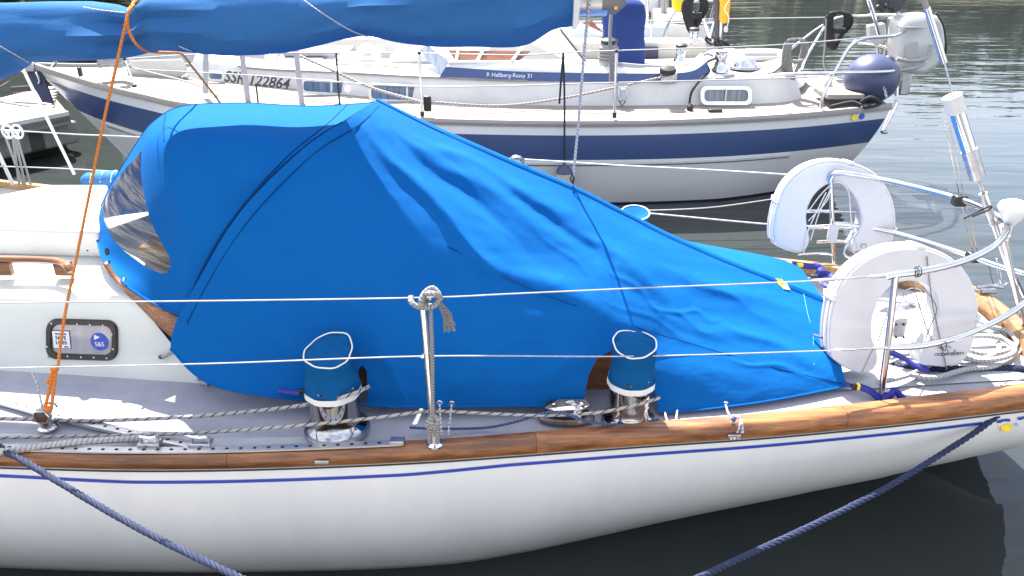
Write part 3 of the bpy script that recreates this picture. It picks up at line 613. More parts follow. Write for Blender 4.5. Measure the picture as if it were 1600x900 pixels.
# winches, each under its own cloth hat
def winch(px, py, r, h, label, x_sc=1.0, hidden=False):
    b = V(px, py, z=.80); 
    w = thing('winch', label, 'winch', b, 'chrome sheet winches under blue covers')
    if not hidden:
        MB().lathe(b, [(r * 1.15, 0), (r * 1.18, .012), (r * .98, .03), (r * .93, .06), (r, .10), (r * 1.0, h * .55), (r * 1.04, h * .62)], 36).build('drum', pm('polished chrome', (.42, .42, .43), .07, 1, .05), w)
        MB().lathe(b + Vec((0, 0, .004)), [(r * 1.3, -.02), (r * 1.3, .0), (r * 1.16, .004)], 32).build('base_flange', STEELD, w)
    cv = thing('winch_cover', label.replace('chrome winch', 'blue cloth hat').replace('under its cloth hat', 'on the winch'), 'winch cover', b + Vec((0, 0, h * .6)), 'blue winch covers with white piping')
    tilt = Vec((.0, -.22, 1)).normalized(); G = []
    prof = [(1.05, .50), (1.07, .57), (1.03, .66), (.95, .75), (.93, .80), (.97, .90), (1.0, .995)]
    top = b + Vec((0, 0, h))
    for k, (q, hh) in enumerate(prof):
        row = []
        for i in range(40):
            g = 2 * math.pi * i / 40; wv = 1 + .035 * math.sin(5 * g + k * 1.1) * (k in (1, 2, 3, 4)) + .015 * math.sin(9 * g + k)
            ev = r * q * wv * (.93 if k == 6 else 1); tl = .28 * max(0, (hh - .7) / .3)
            ev *= 1 + (.05 * math.sin(2 * g + px) + .03 * math.sin(3 * g + px * .7)) * (k > 3) - (.10 * math.exp(-((g - 1.45) / .35) ** 2) if k > 4 else 0)
            row.append(b + Vec((math.cos(g) * ev, math.sin(g) * ev, h * hh + math.sin(g) * ev * tl + .006 * math.sin(2 * g + px) * (k > 4))))
        G.append(row)
    for f, dz in ((.75, .006), (.4, .016), (.02, .02)):
        G.append([b + Vec((math.cos(2 * math.pi * i / 40) * r * f, math.sin(2 * math.pi * i / 40) * r * f, h + dz * 1.1 + .28 * r * f * math.sin(2 * math.pi * i / 40) - .004 + .004 * math.sin(i * 1.26) * (f > .5) + .003 * math.sin(i * .9 + 1) * (f > .2))) for i in range(40)])
    MB().grid(G, closed=True).build('cloth', WINCHC, cv)
    MB().tube([p + Vec((0, -.003, .005)) for p in G[6] + [G[6][0]]], .0028, 6, cap=False).build('piping', PVCE, cv)
    if not hidden: MB().grid([[p + (p - b - Vec((0, 0, (p - b).z))) * .05 + Vec((0, 0, dz)) for p in G[0]] for dz in (-.006, .006, .018)], closed=True).build('hem', PVCE, cv)
    return b
winch(527, 668, .092, .325, 'larger chrome winch under its cloth hat, left of the stanchion')
winch(982, 655, .079, .325, 'smaller chrome winch under its cloth hat, in the arch cut out of the cover')
b3 = V(993, 332, y=3.95); 
w3 = thing('winch_cover', 'blue cloth hat peeping over the ridge of the cover on the far side', 'winch cover', b3 + Vec((0, 0, -.25)), 'blue winch covers with white piping')
G = [[b3 + Vec((math.cos(2 * math.pi * i / 32) * q, math.sin(2 * math.pi * i / 32) * q, hh + .2 * q * math.sin(2 * math.pi * i / 32))) for i in range(32)] for q, hh in ((.072, -.25), (.066, -.12), (.064, -.05), (.074, 0), (.05, -.008), (.001, -.02))]
MB().grid(G, closed=True).build('cloth', clothmat('lighter blue cloth', (.01, .13, .3), (.008, .1, .26), .2, .004, 14), w3); MB().tube(G[3] + [G[3][0]], .004, 6, cap=False).build('piping', PVCE, w3)

# sheet turning block by the far winch
q = V(885, 655, z=.80); tb = thing('turning_block', 'worn steel turning block between the stanchion and the arch in the cover', 'block', q)
MB().lathe(q + Vec((0, 0, -.002)), [(.10, 0), (.102, .012), (.09, .022)], 28, sc=(1.05, .42)).build('base_plate', IRON, tb)
MB().lathe(q + Vec((.0, .01, .02)), [(.07, 0), (.078, .008), (.06, .02), (.074, .036), (.07, .042), (.04, .046)], 28, sc=(1.1, .5)).build('sheave', DARK, tb)
MB().prism([q + Vec(v) for v in ((-.085, -.02, .068), (-.03, .02, .078), (.07, .02, .078), (.09, -.01, .07), (.05, -.035, .066), (-.05, -.04, .064))], (0, 0, 1), .01).build('cheek', IRON, tb, bevel=.003)
for dx, dy in ((-.05, -.012), (.0, 0), (.055, -.012)): MB().lathe(q + Vec((dx, dy, .072)), [(.008, 0), (.008, .006), (.003, .009)], 10).build('bolt', STEEL, tb)

# ================================================================== SPRAYHOOD
SH = thing('sprayhood', 'blue canvas sprayhood with a curved clear side window over the cabin end', 'sprayhood', (-1.3, 3.3, 1.0))
def ctrl(rows, nu, nv):
    A = [crom(r, nv) for r in rows]; A = list(zip(*A)); B = [crom(list(c), nu) for c in A]; return [list(r) for r in zip(*B)]
sh_rows = [
  [(150, 343, 3.52), (150, 356, 3.36), (153, 378, 3.18), (165, 412, 3.0), (198, 446, 2.84), (240, 474, 2.76), (283, 492, 2.70)],
  [(168, 300, 3.52), (162, 330, 3.30), (172, 372, 3.10), (196, 410, 2.95), (225, 436, 2.83), (252, 466, 2.755), (283, 491, 2.70)],
  [(212, 226, 3.52), (212, 262, 3.22), (222, 318, 3.0), (243, 366, 2.88), (262, 405, 2.79), (276, 450, 2.735), (284, 490, 2.70)],
  [(240, 190, 3.52), (240, 222, 3.10), (248, 290, 2.92), (266, 346, 2.83), (280, 398, 2.765), (285, 448, 2.725), (285, 490, 2.70)],
  [(286, 166, 3.52), (280, 205, 3.02), (282, 262, 2.88), (288, 330, 2.80), (292, 392, 2.745), (290, 444, 2.715), (285.5, 490, 2.70)],
  [(380, 161, 3.50), (375, 203, 2.99), (345, 272, 2.84), (325, 340, 2.78), (310, 398, 2.735), (298, 446, 2.71), (286, 490, 2.70)],
  [(486, 166, 3.47), (462, 205, 3.00), (410, 262, 2.85), (358, 336, 2.78), (328, 396, 2.735), (304, 446, 2.705), (286.5, 490, 2.70)],
  [(588, 160, 3.42), (545, 186, 3.09), (484, 224, 2.92), (404, 296, 2.81), (352, 360, 2.75), (312, 430, 2.705), (287, 490, 2.70)]]
R3 = [[V(a, b, y=c) for a, b, c in r] for r in sh_rows]
SG = ctrl(R3, 8, 6)                                   # [u][v]
ctr = [r[0].copy() for r in SG]
def mirror(G, ctr, k=.9): return [[Vec((p.x, c.y + (c.y - p.y) * k, p.z - .30 * (c.y - p.y) * (1 - .5 * (c.y - p.y)))) for p in r] for r, c in zip(G, ctr)]
def proj(p):
    d = p - Vec((0, 0, CAMH)); k = d.dot(fw); return (CX + d.x / k * F, CY - d.dot(up) / k * F)
def clean(q, planes, keepfn, G):
    return G
def sheet_mesh(G): 
    bm = bmesh.new(); vs = [[bm.verts.new(p) for p in r] for r in G]
    for i in range(len(G) - 1):
        for j in range(len(G[0]) - 1):
            try: bm.faces.new((vs[i][j], vs[i][j + 1], vs[i + 1][j + 1], vs[i + 1][j]))
            except ValueError: pass
    bmesh.ops.remove_doubles(bm, verts=bm.verts, dist=1e-5); return bm
def cookie(bm, poly):                                 # slice along the sides of a convex outline; returns the faces inside
    o = Vec((0, 0, CAMH)); m = len(poly)
    xs = [p[0] for p in poly]; ys = [p[1] for p in poly]; mg = 14
    for i in range(m):
        a, b = ray(*poly[i]), ray(*poly[(i + 1) % m]); n = a.cross(b).normalized(); fs = []
        for f in bm.faces:
            q = [proj(v.co) for v in f.verts]
            if max(k[0] for k in q) > min(xs) - 2 and min(k[0] for k in q) < max(xs) + 2 and max(k[1] for k in q) > min(ys) - 2 and min(k[1] for k in q) < max(ys) + 2: fs.append(f)
        gv = set(v for f in fs for v in f.verts); ge = set(e for f in fs for e in f.edges)
        bmesh.ops.bisect_plane(bm, geom=list(gv) + list(ge) + fs, plane_co=o, plane_no=n, dist=1e-5)
    ins = []
    for f in bm.faces:
        x, y = proj(f.calc_center_median()); ok = False
        for i in range(m):
            (ax, ay), (bx, by) = poly[i], poly[(i + 1) % m]
            if (ay > y) != (by > y) and x < (bx - ax) * (y - ay) / (by - ay) + ax: ok = not ok
        if ok: ins.append(f)
    return ins
def bm_to(bm, name, mat, parent, solid=0, ang=60):
    bm.verts.index_update(); mb = MB(); mb.add([v.co.copy() for v in bm.verts], [tuple(v.index for v in f.verts) for f in bm.faces]); return mb.build(name, mat, parent, solid=solid, ang=ang)
win_px = [(221, 236), (220, 268), (224, 300), (232, 335), (243, 362), (256, 386), (265, 402), (267, 416), (261, 426), (250, 427), (225, 415), (195, 393), (175, 372), (163, 345), (159, 320), (175, 292), (195, 264)]
bm = sheet_mesh(SG); ins = cookie(bm, win_px)
bmw = bm.copy(); 
cent = set(tuple(round(c, 5) for c in f.calc_center_median()) for f in ins)
bmesh.ops.delete(bm, geom=ins, context='FACES')
bmesh.ops.delete(bmw, geom=[f for f in bmw.faces if tuple(round(c, 5) for c in f.calc_center_median()) not in cent], context='FACES')
bm_to(bm, 'canvas', BLUE, SH); bm_to(bmw, 'side_window', VWIN, SH)
MG = mirror(SG, ctr); MB().grid([r[::-1] for r in MG]).build('far_canvas', BLUE, SH)
# seams: window binding, hoop pocket, hem
def lift(P, d=.003):
    o = Vec((0, 0, CAMH)); return [p + (o - p).normalized() * d for p in P]
MB().tube(lift(SG[-1], .002), .006, 8).build('hoop_pocket', BLUEP, SH)
k = 4 * 8; 
def offs(G, i, d): return [p + (Vec((0, 0, CAMH)) - p).normalized() * d for p in G[i]]
MB().tube(offs(SG, len(SG) - 5, .001)[:34], .0022, 6).build('seam', BLUEP, SH)
MB().tube(offs(SG, k - 4, .001)[:8], .003, 6).build('seam', BLUEP, SH)
MB().tube(lift(SG[0], .001), .006, 6).build('hem', BLUE, SH)
MB().lathe(V(168, 393, y=3.03), [(.012, 0), (.012, .008)], 10, (0, -1, .3), sc=(.7, 1.4)).build('fastener', DARK, SH)
MB().ball(V(194, 437, y=2.84), .008, 8, 6).build('snap', STEEL, SH)
MB().tube(crom([r[0] for r in SG], 2), .003, 6).build('seam', BLUEP, SH)

# ================================================================== BOOM TENT OVER THE COCKPIT
T = thing('cockpit_cover', 'large bright blue canvas cover sloping over the cockpit from the sprayhood to the stern', 'boat cover', (.2, 3.0, .85))
tr_rows = [
  [(590, 156, 3.41), (547, 184, 3.07), (486, 223, 2.90), (406, 296, 2.79), (354, 361, 2.735), (313, 432, 2.69), (274, 505, 2.66), (266, 545, 2.64)],
  [(660, 190, 3.36), (630, 225, 3.11), (590, 290, 2.88), (545, 370, 2.74), (500, 450, 2.65), (450, 530, 2.585), (400, 580, 2.555), (350, 607, 2.535)],
  [(780, 243, 3.27), (765, 300, 3.04), (745, 366, 2.83), (715, 425, 2.705), (685, 495, 2.61), (650, 560, 2.55), (615, 600, 2.52), (590, 634, 2.50)],
  [(895, 292, 3.22), (895, 340, 3.04), (890, 388, 2.895), (888, 440, 2.755), (875, 490, 2.655), (845, 548, 2.575), (825, 592, 2.53), (815, 634, 2.50)],
  [(980, 334, 3.22), (980, 374, 3.05), (978, 416, 2.88), (972, 460, 2.765), (962, 510, 2.66), (945, 556, 2.59), (935, 598, 2.54), (930, 637, 2.505)],
  [(1065, 376, 3.18), (1062, 410, 3.04), (1058, 450, 2.90), (1052, 492, 2.78), (1045, 536, 2.68), (1040, 575, 2.60), (1036, 612, 2.55), (1034, 645, 2.51)],
  [(1195, 430, 3.12), (1194, 460, 3.01), (1193, 490, 2.905), (1192, 520, 2.81), (1191, 552, 2.715), (1190, 582, 2.64), (1190, 608, 2.59), (1190, 628, 2.56)],
  [(1285, 466, 3.06), (1291, 490, 2.985), (1298, 515, 2.905), (1305, 538, 2.83), (1311, 558, 2.76), (1316, 576, 2.71), (1320, 590, 2.675), (1323, 603, 2.65)]]
folds = [  # (x0,y0,x1,y1,width px,height m,bow)
  (575, 205, 770, 424, 13, .030), (610, 205, 905, 390, 14, .012), (610, 240, 720, 350, 6, .004), (600, 185, 880, 330, 9, .008), (700, 235, 1010, 420, 20, .008), (740, 400, 1010, 512, 22, .012), (930, 330, 1150, 470, 24, .008),
  (1000, 400, 1260, 520, 18, .007), (618, 214, 860, 420, 14, -.012), (690, 240, 950, 400, 11, -.0065), (790, 290, 1010, 460, 13, -.006), (860, 330, 1060, 470, 10, .006), (596, 180, 690, 330, 5, .003), (604, 190, 800, 340, 5, .0028), (615, 192, 870, 330, 5, .0024), (720, 300, 860, 440, 5, .003), (830, 350, 960, 470, 5, .0028), (930, 400, 1050, 500, 5, .003), (1010, 470, 1110, 520, 4, .003), (1050, 480, 1120, 500, 4, .0035), (1060, 430, 1210, 500, 5, .0025), (1140, 560, 1290, 590, 5, .003), (480, 560, 540, 600, 6, .003), (740, 560, 860, 520, 7, .003), (930, 460, 1100, 540, 5, .0022), (1100, 400, 1230, 450, 5, .002), (620, 205, 790, 300, 10, .010), (1090, 440, 1290, 500, 14, .006), (1050, 500, 1300, 560, 16, .005), (900, 310, 990, 500, 7, -.004), (820, 600, 960, 540, 20, .008), (700, 600, 800, 570, 22, .006), (1120, 500, 1300, 580, 9, .004), (420, 520, 560, 600, 20, .006), (590, 540, 640, 620, 14, .007)]
NU, NV = 38, 18
TG = ctrl([[V(a, b, y=c) for a, b, c in r] for r in tr_rows], NU, NV)
def foldh(x, y):
    h = 0
    for x0, y0, x1, y1, w, a in folds:
        dx, dy = x1 - x0, y1 - y0; L = math.hypot(dx, dy); t = ((x - x0) * dx + (y - y0) * dy) / L / L; s = ((x - x0) * dy - (y - y0) * dx) / L
        if -.1 < t < 1.15:
            e = max(0, math.sin(math.pi * min(max((t + .05) / 1.12, 0), 1))) ** .7; ww = w * (.55 + .6 * t); s += 5 * math.sin(t * 9)
            h += a * (1.5 if a < .02 else 1.1) * e * math.exp(-(s / ww) ** 2)
    return h
tctr = [r[0].copy() for r in TG]
for i, r in enumerate(TG):
    for j, p in enumerate(r):
        x, y = proj(p); e = min(1, j / 10)
        h = foldh(x, y) * e + e * .004 * noise.noise(p * 5) + e * .0022 * noise.noise(Vec((p.x * 9, p.y * 22, p.z * 16))) + e * .0007 * noise.noise(Vec((p.x * 34, p.y * 60, p.z * 60)))
        a = TG[max(i - 1, 0)][j]; r[j] = p + Vec((0, -.75, .66)) * h
arch = [(908, 665), (912, 625), (920, 585), (933, 560), (955, 548), (985, 545), (1006, 560), (1018, 590), (1026, 625), (1031, 665)]
bm = sheet_mesh(TG); ins = cookie(bm, arch); bmesh.ops.delete(bm, geom=ins, context='FACES')
slit = [(560, 645), (560, 578), (566, 570), (573, 580), (575, 645)]
ins = cookie(bm, slit); bmesh.ops.delete(bm, geom=ins, context='FACES')
bm_to(bm, 'near_side', BLUE, T)
# far side: same cut, flatter towards the stern
fc = []
for i in range(5):
    c = V(*tr_rows[i][0][:2], y=tr_rows[i][0][2]); H_ = c.z - .86; fc.append([Vec((c.x + .02 * t, c.y + (.74 - .03 * i) * t, c.z - H_ * t ** 1.15)) for t in (0, .25, .5, .75, 1)])
fc.append([V(a, b, y=c) for a, b, c in ((1065, 376, 3.18), (1072, 376, 3.38), (1082, 379, 3.58), (1088, 386, 3.70), (1090, 400, 3.74))])
fc.append([V(a, b, y=c) for a, b, c in ((1195, 430, 3.12), (1200, 415, 3.33), (1206, 404, 3.55), (1210, 403, 3.67), (1212, 412, 3.72))])
fc.append([V(a, b, y=c) for a, b, c in ((1285, 466, 3.06), (1272, 447, 3.27), (1258, 428, 3.47), (1250, 418, 3.60), (1251, 424, 3.65))])
fc[0] = [Vec((p.x, p.y, p.z)) for p in (MG[-1][i] for i in (0, 9, 18, 27, 36))]; fc[0][0] = V(590, 156, y=3.41); fc[0][4] += Vec((.03, 0, -.28))
fc[1][4].x -= .35; fc[1][3].x -= .22; fc[1][2].x -= .1
fr = ctrl(fc, NU, 4)
MB().grid([r[::-1] for r in fr]).build('far_side', BLUE, T)
g = []
for i, p in enumerate(tctr):
    w_ = .020 + .005 * noise.noise(Vec((p.x * 5, 3, 0))); q1 = TG[i][1]; t_ = (q1 - p).normalized(); g.append([p + Vec((0, .03, -.016)), p + Vec((0, .012, .005)), p + Vec((0, -.004, .007)), p + t_ * w_ + Vec((0, 0, .006)), p + t_ * (w_ + .006) + Vec((0, 0, -.002))])
MB().grid(g).build('ridge_strip', BLUE, T)
# seams sewn on
sm = [(480, 300), (560, 322), (700, 385), (800, 438), (900, 478), (1000, 513), (1130, 552), (1220, 577), (1318, 600)]
def onsheet(px, py, G):                               # nearest grid point of a sheet to a sight line
    best = None
    for r in G:
        for p in r:
            x, y = proj(p); e = (x - px) ** 2 + (y - py) ** 2
            if best is None or e < best[0]: best = (e, p)
    d = ray(px, py); t = best[1].y / d.y; return Vec((0, 0, CAMH)) + d * t
seam = crom([onsheet(a, b, TG) for a, b in sm[2:]], 6); MB().tube(lift(seam, .0015), .0018, 5).build('seam', BLUEP, T)
seam = crom([onsheet(a, b, TG) for a, b in ((592, 166), (560, 196), (496, 236), (420, 308), (368, 372), (326, 440), (292, 505))], 5); MB().tube(lift(seam, .001), .0022, 5).build('seam', BLUEP, T)
seam = crom([onsheet(a, b, TG) for a, b in ((1255, 455), (1262, 490), (1270, 520), (1272, 570))], 5); MB().tube(lift(seam, .001), .0012, 5).build('stitching', pm('pale stitching', (.1, .4, .6), .8), T)
# bottom hem
MB().tube([r[-1] for i, r in enumerate(TG) if not (905 < proj(r[-1])[0] < 1033) and proj(r[-1])[0] < 905], .0045, 6).build('hem', BLUE, T)
MB().tube([r[-1] for i, r in enumerate(TG) if proj(r[-1])[0] > 1033], .0045, 6).build('hem', BLUE, T)
# hoist patch with shackle at the ridge
p = V(895, 290, y=3.22); MB().tube([p + Vec((0, 0, .01)), p + Vec((.004, 0, .03)), p + Vec((-.004, -.005, .055)), p + Vec((-.012, -.005, .03)), p + Vec((0, 0, .01))], .004, 8).build('shackle', DARK, T)
# maker's tag
lg = [onsheet(a, b, TG) for a, b in ((1205, 434), (1222, 436), (1234, 452), (1226, 452))]; MB().prism(lift(lg, .006), (0, -.6, .8), .002).build('maker_tag', YEL, T, smooth=False)
lg = [onsheet(a, b, TG) for a, b in ((1222, 441), (1228, 440), (1235, 453), (1224, 451))]; MB().prism(lift(lg, .008), (0, -.6, .8), .002).build('maker_tag', STKW, T, smooth=False)
# eyelets with lacing cords
for i, (a, b, c, d) in enumerate(((687, 629, 690, 680), (706, 630, 700, 680), (1038, 641, 1043, 659), (1058, 638, 1056, 656), (1133, 630, 1140, 650))):
    q = V(a, b, y=near_at(V(a, b, z=.83).x).y + .16); e = V(c, d, z=.835); 
    MB().tube([q + Vec((.009 * math.cos(g), -.004, .009 * math.sin(g))) for g in [k * .524 for k in range(13)]], .003, 6, cap=False).build('eyelet', STEEL, T)
    MB().tube([q + Vec((0, -.006, 0)), q.lerp(e, .5) + Vec((0, -.004, -.004)), e], .0038, 6).build('lacing_cord', CORD, T)
c = V(1147, 660, z=.85); mb = MB()
for k in range(3): mb.tube([c + Vec((.012 * math.sin(g * 1.0 + k) + k * .005, -.02 - .03 * math.cos(g), -.01 + .045 * math.sin(g))) for g in [i * .5 for i in range(11)]], .0038, 6)
mb.ball(c + Vec((-.01, -.02, .03)), .011, 8, 6); mb.tube([c + Vec((-.01, -.02, .03)), c + Vec((-.035, -.02, .035))], .004, 6); mb.build('lashing', CORD, T)
# straps
def webbing(pts, name, w=.024, par=T, mat=STRAP, tw=0):
    P = path(pts, 6); g = []
    for i, p in enumerate(P):
        t = (P[min(i + 1, len(P) - 1)] - P[max(i - 1, 0)]).normalized(); s = t.cross(Vec((0, -.6, .8))).normalized(); s = Matrix.Rotation(tw * i / len(P), 3, t) @ s; g.append([p - s * w / 2, p + s * w / 2])
    return MB().grid(g).build(name, mat, par, solid=.002)
webbing([(1270, 523, 2.84), (1285, 527, 2.80), (1298, 533, 2.77)], 'strap', .014)
webbing([(1271, 574, 2.74), (1300, 590, 2.70), (1330, 603, 2.64)], 'strap', .018)
MB().box(V(1336, 604, y=2.62), (.026, .018, .02)).build('buckle', DARK, T, bevel=.003); MB().box(V(1341, 604, y=2.615), (.010, .02, .024)).build('buckle_release', YEL, T, bevel=.002)
webbing([(1342, 604, 2.62), (1360, 611, 2.60), (1378, 627, 2.585)], 'strap', .03)
webbing([(1378, 624, 2.585), (1392, 617, 2.58), (1398, 610, 2.60), (1418, 628, 2.58), (1444, 627, 2.575)], 'strap', .026, tw=.8)
webbing([(1388, 549, 2.64), (1410, 558, 2.66), (1432, 572, 2.70), (1452, 578, 2.72)], 'strap', .028)
webbing([(434, 610, 2.515), (455, 613, 2.51), (468, 614, 2.505)], 'strap', .02); MB().box(V(473, 613, y=2.50), (.028, .014, .024)).build('buckle', DARK, T, bevel=.003)
webbing([(1225, 420, 3.50), (1250, 432, 3.42), (1268, 440, 3.36)], 'strap', .018)
webbing([(1238, 412, 3.66), (1262, 416, 3.68), (1282, 418, 3.72), (1278, 430, 3.6), (1292, 428, 3.55), (1302, 436, 3.46)], 'strap', .03, tw=1)
webbing([(1288, 442, 3.4), (1298, 448, 3.36), (1318, 446, 3.36)], 'strap', .04, tw=.6)
MB().box(V(1250, 414, y=3.62), (.03, .02, .018)).build('buckle', YEL, T, bevel=.003); MB().box(V(1272, 432, y=3.40), (.03, .02, .018)).build('buckle', DARK, T, bevel=.003)
# cord hooks on the cabin side
for a, b, c, d in ((253, 556, 270, 546), (309, 564, 311, 590)):
    p, q = cab(a, b) + nn * .012, cab(c, d) + nn * .015; mb = MB(); mb.tube([p, p.lerp(q, .5) + Vec((.006, -.006, 0)), q], .0045, 6); mb.tube([p + Vec((.006, 0, -.01)), q + Vec((.006, 0, -.01))], .0035, 6); mb.ball(p, .009, 8, 6); mb.build('shock_cord', CORD, T)
mb = MB(); p, q = cab(310, 592) + nn * .014, cab(331, 596) + nn * .03; mb.tube([p, q], .0055, 6); mb.ball(q, .008, 8, 6); mb.build('shock_cord', CORD, T)

# ================================================================== ROPES ON DECK
def rope(name, label, pts, r, mat, grp=None, cat='rope', n=10, tw=False):
    P = path(pts, n) if len(pts[0]) == 3 else pts
    mb = MB(); (mb.rope3(P, r) if tw else mb.tube(resample(P, .02), r, 8)); return mb.build(name, mat, label=label, cat=cat, group=grp)
rope('jib_sheet', 'white flecked sheet running from the left edge of the deck to the larger winch', [(-150, 650, 2.45), (0, 654, 2.45), (150, 657, 2.44), (300, 651, 2.44), (420, 640, 2.43), (480, 632, 2.41), (530, 622, 2.33), (560, 612, 2.36), (576, 604, 2.44)], .0075, WROPE)
rope('jib_sheet', 'thinner white flecked sheet passing low in front of the larger winch to the turning block', [(-150, 682, 2.36), (0, 684, 2.36), (150, 681, 2.36), (300, 677, 2.34), (440, 667, 2.30), (530, 659, 2.29), (600, 651, 2.30), (665, 643, 2.33), (700, 643, 2.37), (780, 647, 2.40), (850, 649, 2.39), (930, 645, 2.36), (985, 635, 2.36), (1030, 622, 2.44)], .006, WROPE)
rope('dock_line', 'thick white braided rope crossing over the toe rail at far left', [(-200, 718, 2.12), (-80, 712, 2.17), (0, 706, 2.22), (60, 698, 2.26), (120, 691, 2.28), (180, 687, 2.31), (228, 685, 2.34)], .0125, WROPE2)
rope('mooring_rope', 'navy twisted mooring rope running from the deck at left down to the bottom edge', [(-60, 680, 2.34), (-8, 694, 2.28), (12, 708, 2.215), (30, 716, 2.19), (90, 752, 2.10), (180, 805, 1.98), (270, 853, 1.87), (380, 905, 1.74), (480, 950, 1.6), (560, 985, 1.35)], .0115, NAVYR, tw=True)
rope('mooring_rope', 'navy twisted mooring rope hanging from the stern corner across the dark water', [(1640, 588, 2.66), (1606, 610, 2.60), (1540, 664, 2.50), (1470, 710, 2.42), (1380, 765, 2.30), (1260, 825, 2.14), (1170, 866, 2.02), (1080, 908, 1.86), (980, 950, 1.65), (900, 985, 1.4)], .0115, NAVYR, tw=True)
rope('mooring_rope', 'navy twisted rope lying along the aft deck behind the stern rail leg', [(1380, 572, 2.84), (1420, 574, 2.80), (1470, 577, 2.77), (1540, 577, 2.77), (1600, 577, 2.75), (1640, 590, 2.66), (1660, 612, 2.57), (1664, 650, 2.53)], .0165, NAVYR, tw=True)
rope('thin_rope', 'thin blue rope curling over the turning block along the inside of the rail', [(640, 668, 2.40), (690, 670, 2.40), (760, 668, 2.42), (810, 658, 2.41), (850, 645, 2.39), (880, 645, 2.37), (905, 655, 2.36), (940, 662, 2.38), (990, 663, 2.41), (1030, 655, 2.44)], .0048, BROPE)
# orange preventer
rope('boom_tie', 'orange rope led from the deck block over the boom cover and down the far side', [(90, 578, 2.42), (100, 500, 2.55), (120, 400, 2.72), (140, 300, 2.85), (162, 190, 2.93), (180, 110, 2.95), (194, 48, 2.96), (200, 22, 2.985), (206, 8, 3.05), (215, 0, 3.15), (226, 12, 3.25)], .0055, ORANGE, n=8)
rope('boom_tie', 'second turn of orange rope looping under the boom cover', [(210, 8, 3.0), (201, 18, 2.97), (199, 36, 2.965), (203, 52, 2.965), (214, 70, 2.98), (232, 80, 3.08), (260, 82, 3.3), (283, 84, 3.50), (300, 104, 3.65), (322, 132, 3.82), (342, 158, 3.94), (360, 185, 4.05)], .0055, ORANGE, n=8)
c0 = V(84, 578, y=2.42); c1 = V(70, 640, y=2.38); c2 = V(80, 640, y=2.38); mb = MB()
mb.tube([c0, c1], .006, 8); mb.tube([c0 + Vec((.008, 0, 0)), c2], .006, 8); mb.ball(c0 + Vec((.004, 0, .005)), .013, 10, 6, (1.2, 1, 1)); mb.tube([c0, V(78, 592, y=2.41), V(74, 598, y=2.41)], .006, 6); mb.ball(c1.lerp(c2, .5), .012, 8, 6, (1.4, 1, 1.2))
mb.build('rope_purchase', ORANGE, label='orange rope end doubled and knotted just above the deck block', cat='rope')
q = V(76, 668, z=.80); db = thing('deck_block', 'chrome standup block on the diagonal track holding the orange rope', 'block', q)
MB().lathe(q, [(.034, 0), (.036, .006), (.026, .012), (.022, .04)], 20).build('base', STEEL, db); MB().lathe(q + Vec((0, -.012, .062)), [(.006, -.012), (.030, -.010), (.026, 0), (.030, .010), (.006, .012)], 20, (.3, -1, .2)).build('sheave', STEELD, db)
MB().prism([q + Vec(v) for v in ((-.035, -.03, .045), (.02, -.034, .04), (.035, -.03, .065), (.02, -.028, .09), (-.018, -.028, .088))], (0, -1, .2), .006).build('cheek', STEEL, db, bevel=.003)
MB().tube([q + Vec((.0, 0, .09)), q + Vec((.02, 0, .11)), q + Vec((.045, .01, .10)), q + Vec((.05, .01, .085))], .007, 8).build('shackle', STEEL, db)
o = MB().tube([V(67, 640, y=2.39), V(58, 600, y=2.42), V(50, 582, y=2.44)], .0035, 6).build('cord', CORD, label='thin speckled cord standing up left of the chrome deck block', cat='cord')
# grey rope hitched round the stanchion
c = stp; mb = MB(); Pk = [c + Vec(v) for v in ((-.035, -.01, .012), (-.03, -.03, -.002), (0, -.035, -.016), (.04, -.03, -.012), (.055, -.01, .012), (.035, 0, .035), (.01, -.02, .028), (.0, -.035, .0), (.02, -.02, -.02))]
mb.tube(crom(Pk, 6), .0095, 8); Pk = [c + Vec(v) for v in ((.06, 0, .0), (.04, -.03, .03), (.015, -.02, .025), (0, .01, 0), (.02, .02, -.02))]; mb.tube(crom(Pk, 6), .0095, 8)
a, b = c + Vec((.028, -.02, -.01)), V(676, 648, y=2.27)
mb.tube(resample([a, a.lerp(b, .5) + Vec((.003, -.004, 0)), b], .02), .0065, 8)
a2 = V(684, 650, y=2.265)
for k in range(3): mb.tube(crom([b + Vec((0, 0, .0)), V(668 + 4 * k, 660, y=2.25), V(670 + 6 * k, 668, y=2.245), V(684, 662 - 3 * k, y=2.245), b], 5), .008, 8)
for k in range(2): mb.tube([V(673 + 10 * k, 662, y=2.25), V(671 + 13 * k, 684, y=2.245), V(672 + 11 * k, 692, y=2.25)], .008, 8)
kn = mb.build('lashing_rope', GROPE, label='weathered grey rope knotted over the stanchion top and tied round its foot', cat='rope')
mb = MB(); rr = random.Random(5); a = c + Vec((.05, -.012, .0))
for k in range(26):
    o_ = Vec((rr.uniform(-.012, .012), rr.uniform(-.01, .01), 0)); e = a + Vec((.035 + rr.uniform(-.018, .02), rr.uniform(-.012, .012), -.085 - rr.uniform(0, .03)))
    mb.tube([a + o_ * .4, a.lerp(e, .5) + o_ + Vec((.008, 0, 0)), e], .0022, 4)
tag(mb.build('frayed_end', GROPE, kn))
# knot on the turning block
q = V(900, 640, y=2.38); mb = MB()
mb.tube(crom([q + Vec(v) for v in ((-.03, 0, .035), (-.01, -.01, .03), (.008, -.01, .012), (-.004, -.012, -.004), (.012, -.012, -.02), (.016, -.012, -.045))], 5), .006, 6); mb.tube(crom([q + Vec(v) for v in ((.018, 0, .022), (.0, -.014, .012), (.012, -.016, 0), (.0, -.012, .02), (-.018, 0, .038))], 5), .006, 6)
mb.build('knot', CORD, label='small speckled cord knot tied on top of the turning block', cat='cord')
